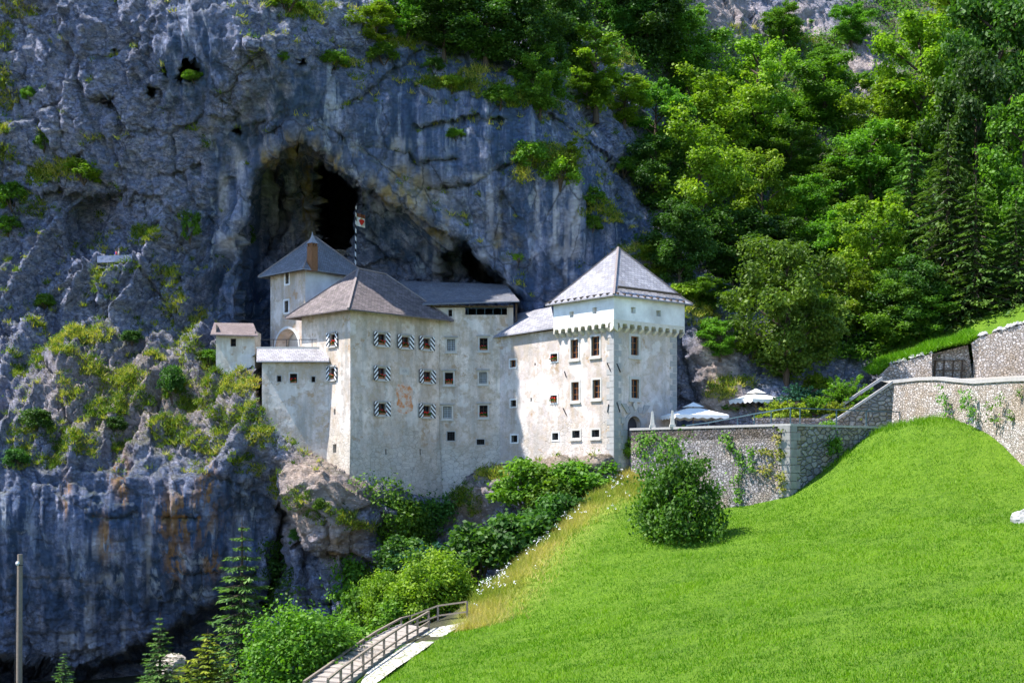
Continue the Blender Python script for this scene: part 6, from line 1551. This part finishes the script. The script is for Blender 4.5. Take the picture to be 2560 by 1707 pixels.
# undergrowth of the wooded slope
ii = r.integers(0, H_ * W_, 90000); Vf = V.reshape(-1, 3)[ii]; so2 = soil.ravel()[ii] * soilz.ravel()[ii]
keep = (so2 > .35) & (PX.ravel()[ii] < 2750) & (PY.ravel()[ii] > -120) & (PY.ravel()[ii] < 1010)
ub_ = Vf[keep][:9000]; k = np.repeat(np.arange(len(ub_)), 18); pos = ub_[k] + r.normal(size=(len(k), 3)) * np.array([.55, .55, .35]) + np.array([0, -.2, .35])
Vv, Qq = rhombs(pos, r.normal(size=pos.shape) * .5 + np.array([0, -.3, .8]), .16 * r.uniform(.6, 1.3, len(k)), r)
o_ = lay(bpy.data.objects.new("undergrowth", np_mesh("undergrowth", Vv, Qq, L_MID, {"tint": np.repeat(np.clip(r.uniform(0, .8, len(ub_))[k] + r.uniform(-.1, .1, len(k)), 0, 1), 4)}))); tag(o_, "mixed green undergrowth covering the wooded slope", "undergrowth", None, "stuff")
# meadow grass
nb = 330000; xx = r.uniform(-12, 33, nb); yy = 36 + (100 - 36) * r.uniform(size=nb) ** 1.15
cc_ = np.interp(yy, crest[:, 1], crest[:, 0]); ok = (xx > cc_ - .3) | (yy < 70) & (xx > -9 + (yy - 56) * .42 + .6)
pa = (xx - Wa[0]) * (Wb[1] - Wa[1]) - (yy - Wa[1]) * (Wb[0] - Wa[0]); 
ok &= ~((yy > 98.6 - 10.6 * (xx - 8.9) / 9.65) & (xx > 8.9) & (xx < 18.55)) & ~((xx >= 18.55) & (yy > 88 + .67 * (xx - 18.55)))
pxx = CX + F * xx / yy; ok &= (pxx > 700) & (pxx < 2700)
xx, yy = xx[ok], yy[ok]; zz = gf(np.stack([xx / 50, yy / 50], 1)) + fbm(xx, yy, xx * 0, 3.5, 3, 51) * .16
# keep the path and steps clear
pl_ = np.array([(v.x, v.y) for v in l0[:7]]); pr_ = np.array([(v.x, v.y) for v in R0]); lx = np.interp(yy, pl_[::-1, 1], pl_[::-1, 0]); rx_ = np.interp(yy, pr_[::-1, 1], pr_[::-1, 0])
ok = ~((yy < 72.4) & (xx > lx - 3) & (xx < rx_ + .05)); xx, yy, zz = xx[ok], yy[ok], zz[ok]
dc = xx - np.interp(yy, crest[:, 1], crest[:, 0]); isdry = (yy > 69) & (r.uniform(size=len(xx)) < np.exp(-((dc - .3) / 1.9) ** 2))
patch = fbm(xx, yy, xx * 0, 2.2, 3, 61); base = np.stack([xx, yy, zz - .02], 1)
m_ = ~isdry; nearw = np.zeros(len(xx)); 
hh = .12 + .07 * (patch + .3).clip(0, 1) + .34 * sstep(86, 92, yy) * (xx > 17) * (patch > -.1)
Vv, Qq = blades(base[m_], (hh * r.uniform(.6, 1.4, len(xx)))[m_], np.full(m_.sum(), .022), r, .45)
o_ = lay(bpy.data.objects.new("meadow_grass", np_mesh("meadow_grass", Vv, Qq, L_GRASS, {"tint": np.repeat(np.clip(.5 + .6 * patch[m_] + r.normal(size=m_.sum()) * .22, 0, 1), 3)}))); tag(o_, "short bright green grass of the sunny meadow", "grass", None, "stuff")
db = base[isdry]; k = np.repeat(np.arange(len(db)), 3); Vv, Qq = blades(db[k] + r.normal(size=(len(k), 3)) * np.array([.15, .15, 0]), r.uniform(.3, .8, len(k)), np.full(len(k), .018), r, .55)
o_ = lay(bpy.data.objects.new("tall_dry_grass", np_mesh("tall_dry_grass", Vv, Qq, L_DRY, {"tint": np.repeat(np.clip(.45 + patch[isdry][k] * .8 + r.normal(size=len(k)) * .25, 0, 1), 3)}))); tag(o_, "tall yellow grass along the crest of the meadow", "grass", None, "stuff")
# white wild flowers along the crest
u = r.uniform(size=280) ** .8; yy = 71 + 25 * u; xx = np.interp(yy, crest[:, 1], crest[:, 0]) + np.abs(r.normal(size=len(yy))) * np.where(yy > 84, 2.4, 1.1) - .2
cl2 = fbm(xx, yy, xx * 0, 1.3, 2, 71); ok = cl2 > .05; xx, yy = xx[ok], yy[ok]; zz = gf(np.stack([xx / 50, yy / 50], 1)) + r.uniform(.45, .95, len(xx))
k = np.repeat(np.arange(len(xx)), 5); pos = np.stack([xx, yy, zz], 1)[k] + r.normal(size=(len(k), 3)) * .06
Vv, Qq = rhombs(pos, r.normal(size=pos.shape) * .5 + np.array([0, -.5, .7]), .032 * r.uniform(.7, 1.3, len(k)), r, .9)
o_ = lay(bpy.data.objects.new("wild_flowers", np_mesh("wild_flowers", Vv, Qq, WHITE, {"tint": np.ones(len(Vv))}))); tag(o_, "white wild flowers scattered along the dry meadow crest", "flowers", None, "stuff")
# grass bank above the upper rubble wall
gbk = []
for i in range(5):
    for _ in range(260): u, v_ = r.uniform(), r.uniform(); q_ = lerp(ut[i], ut[i + 1], u); gbk.append((q_.x - .2, q_.y + .3 + 1.8 * v_, q_.z + .1 + .5 * v_))
gbk = np.array(gbk); Vv, Qq, k = tufts(gbk, 14, .45, .03, .2, r, .6)
o_ = lay(bpy.data.objects.new("bank_grass", np_mesh("bank_grass", Vv, Qq, L_GRASS, {"tint": np.repeat(r.uniform(.2, .8, len(gbk))[k], 3)}))); tag(o_, "bright grass bank on top of the upper rubble wall", "grass", None, "stuff")
bank = MB()
for i in range(len(ut) - 1):
    bank.poly([ut[i] + Vector((0, .2, .0)), ut[i + 1] + Vector((0, .2, 0)), ut[i + 1] + Vector((.8, 5, 1.8)), ut[i] + Vector((.8, 5, 1.8))])
tag(bank.build("bank", MEADOW), "grass bank above the upper wall", None, None, "structure")
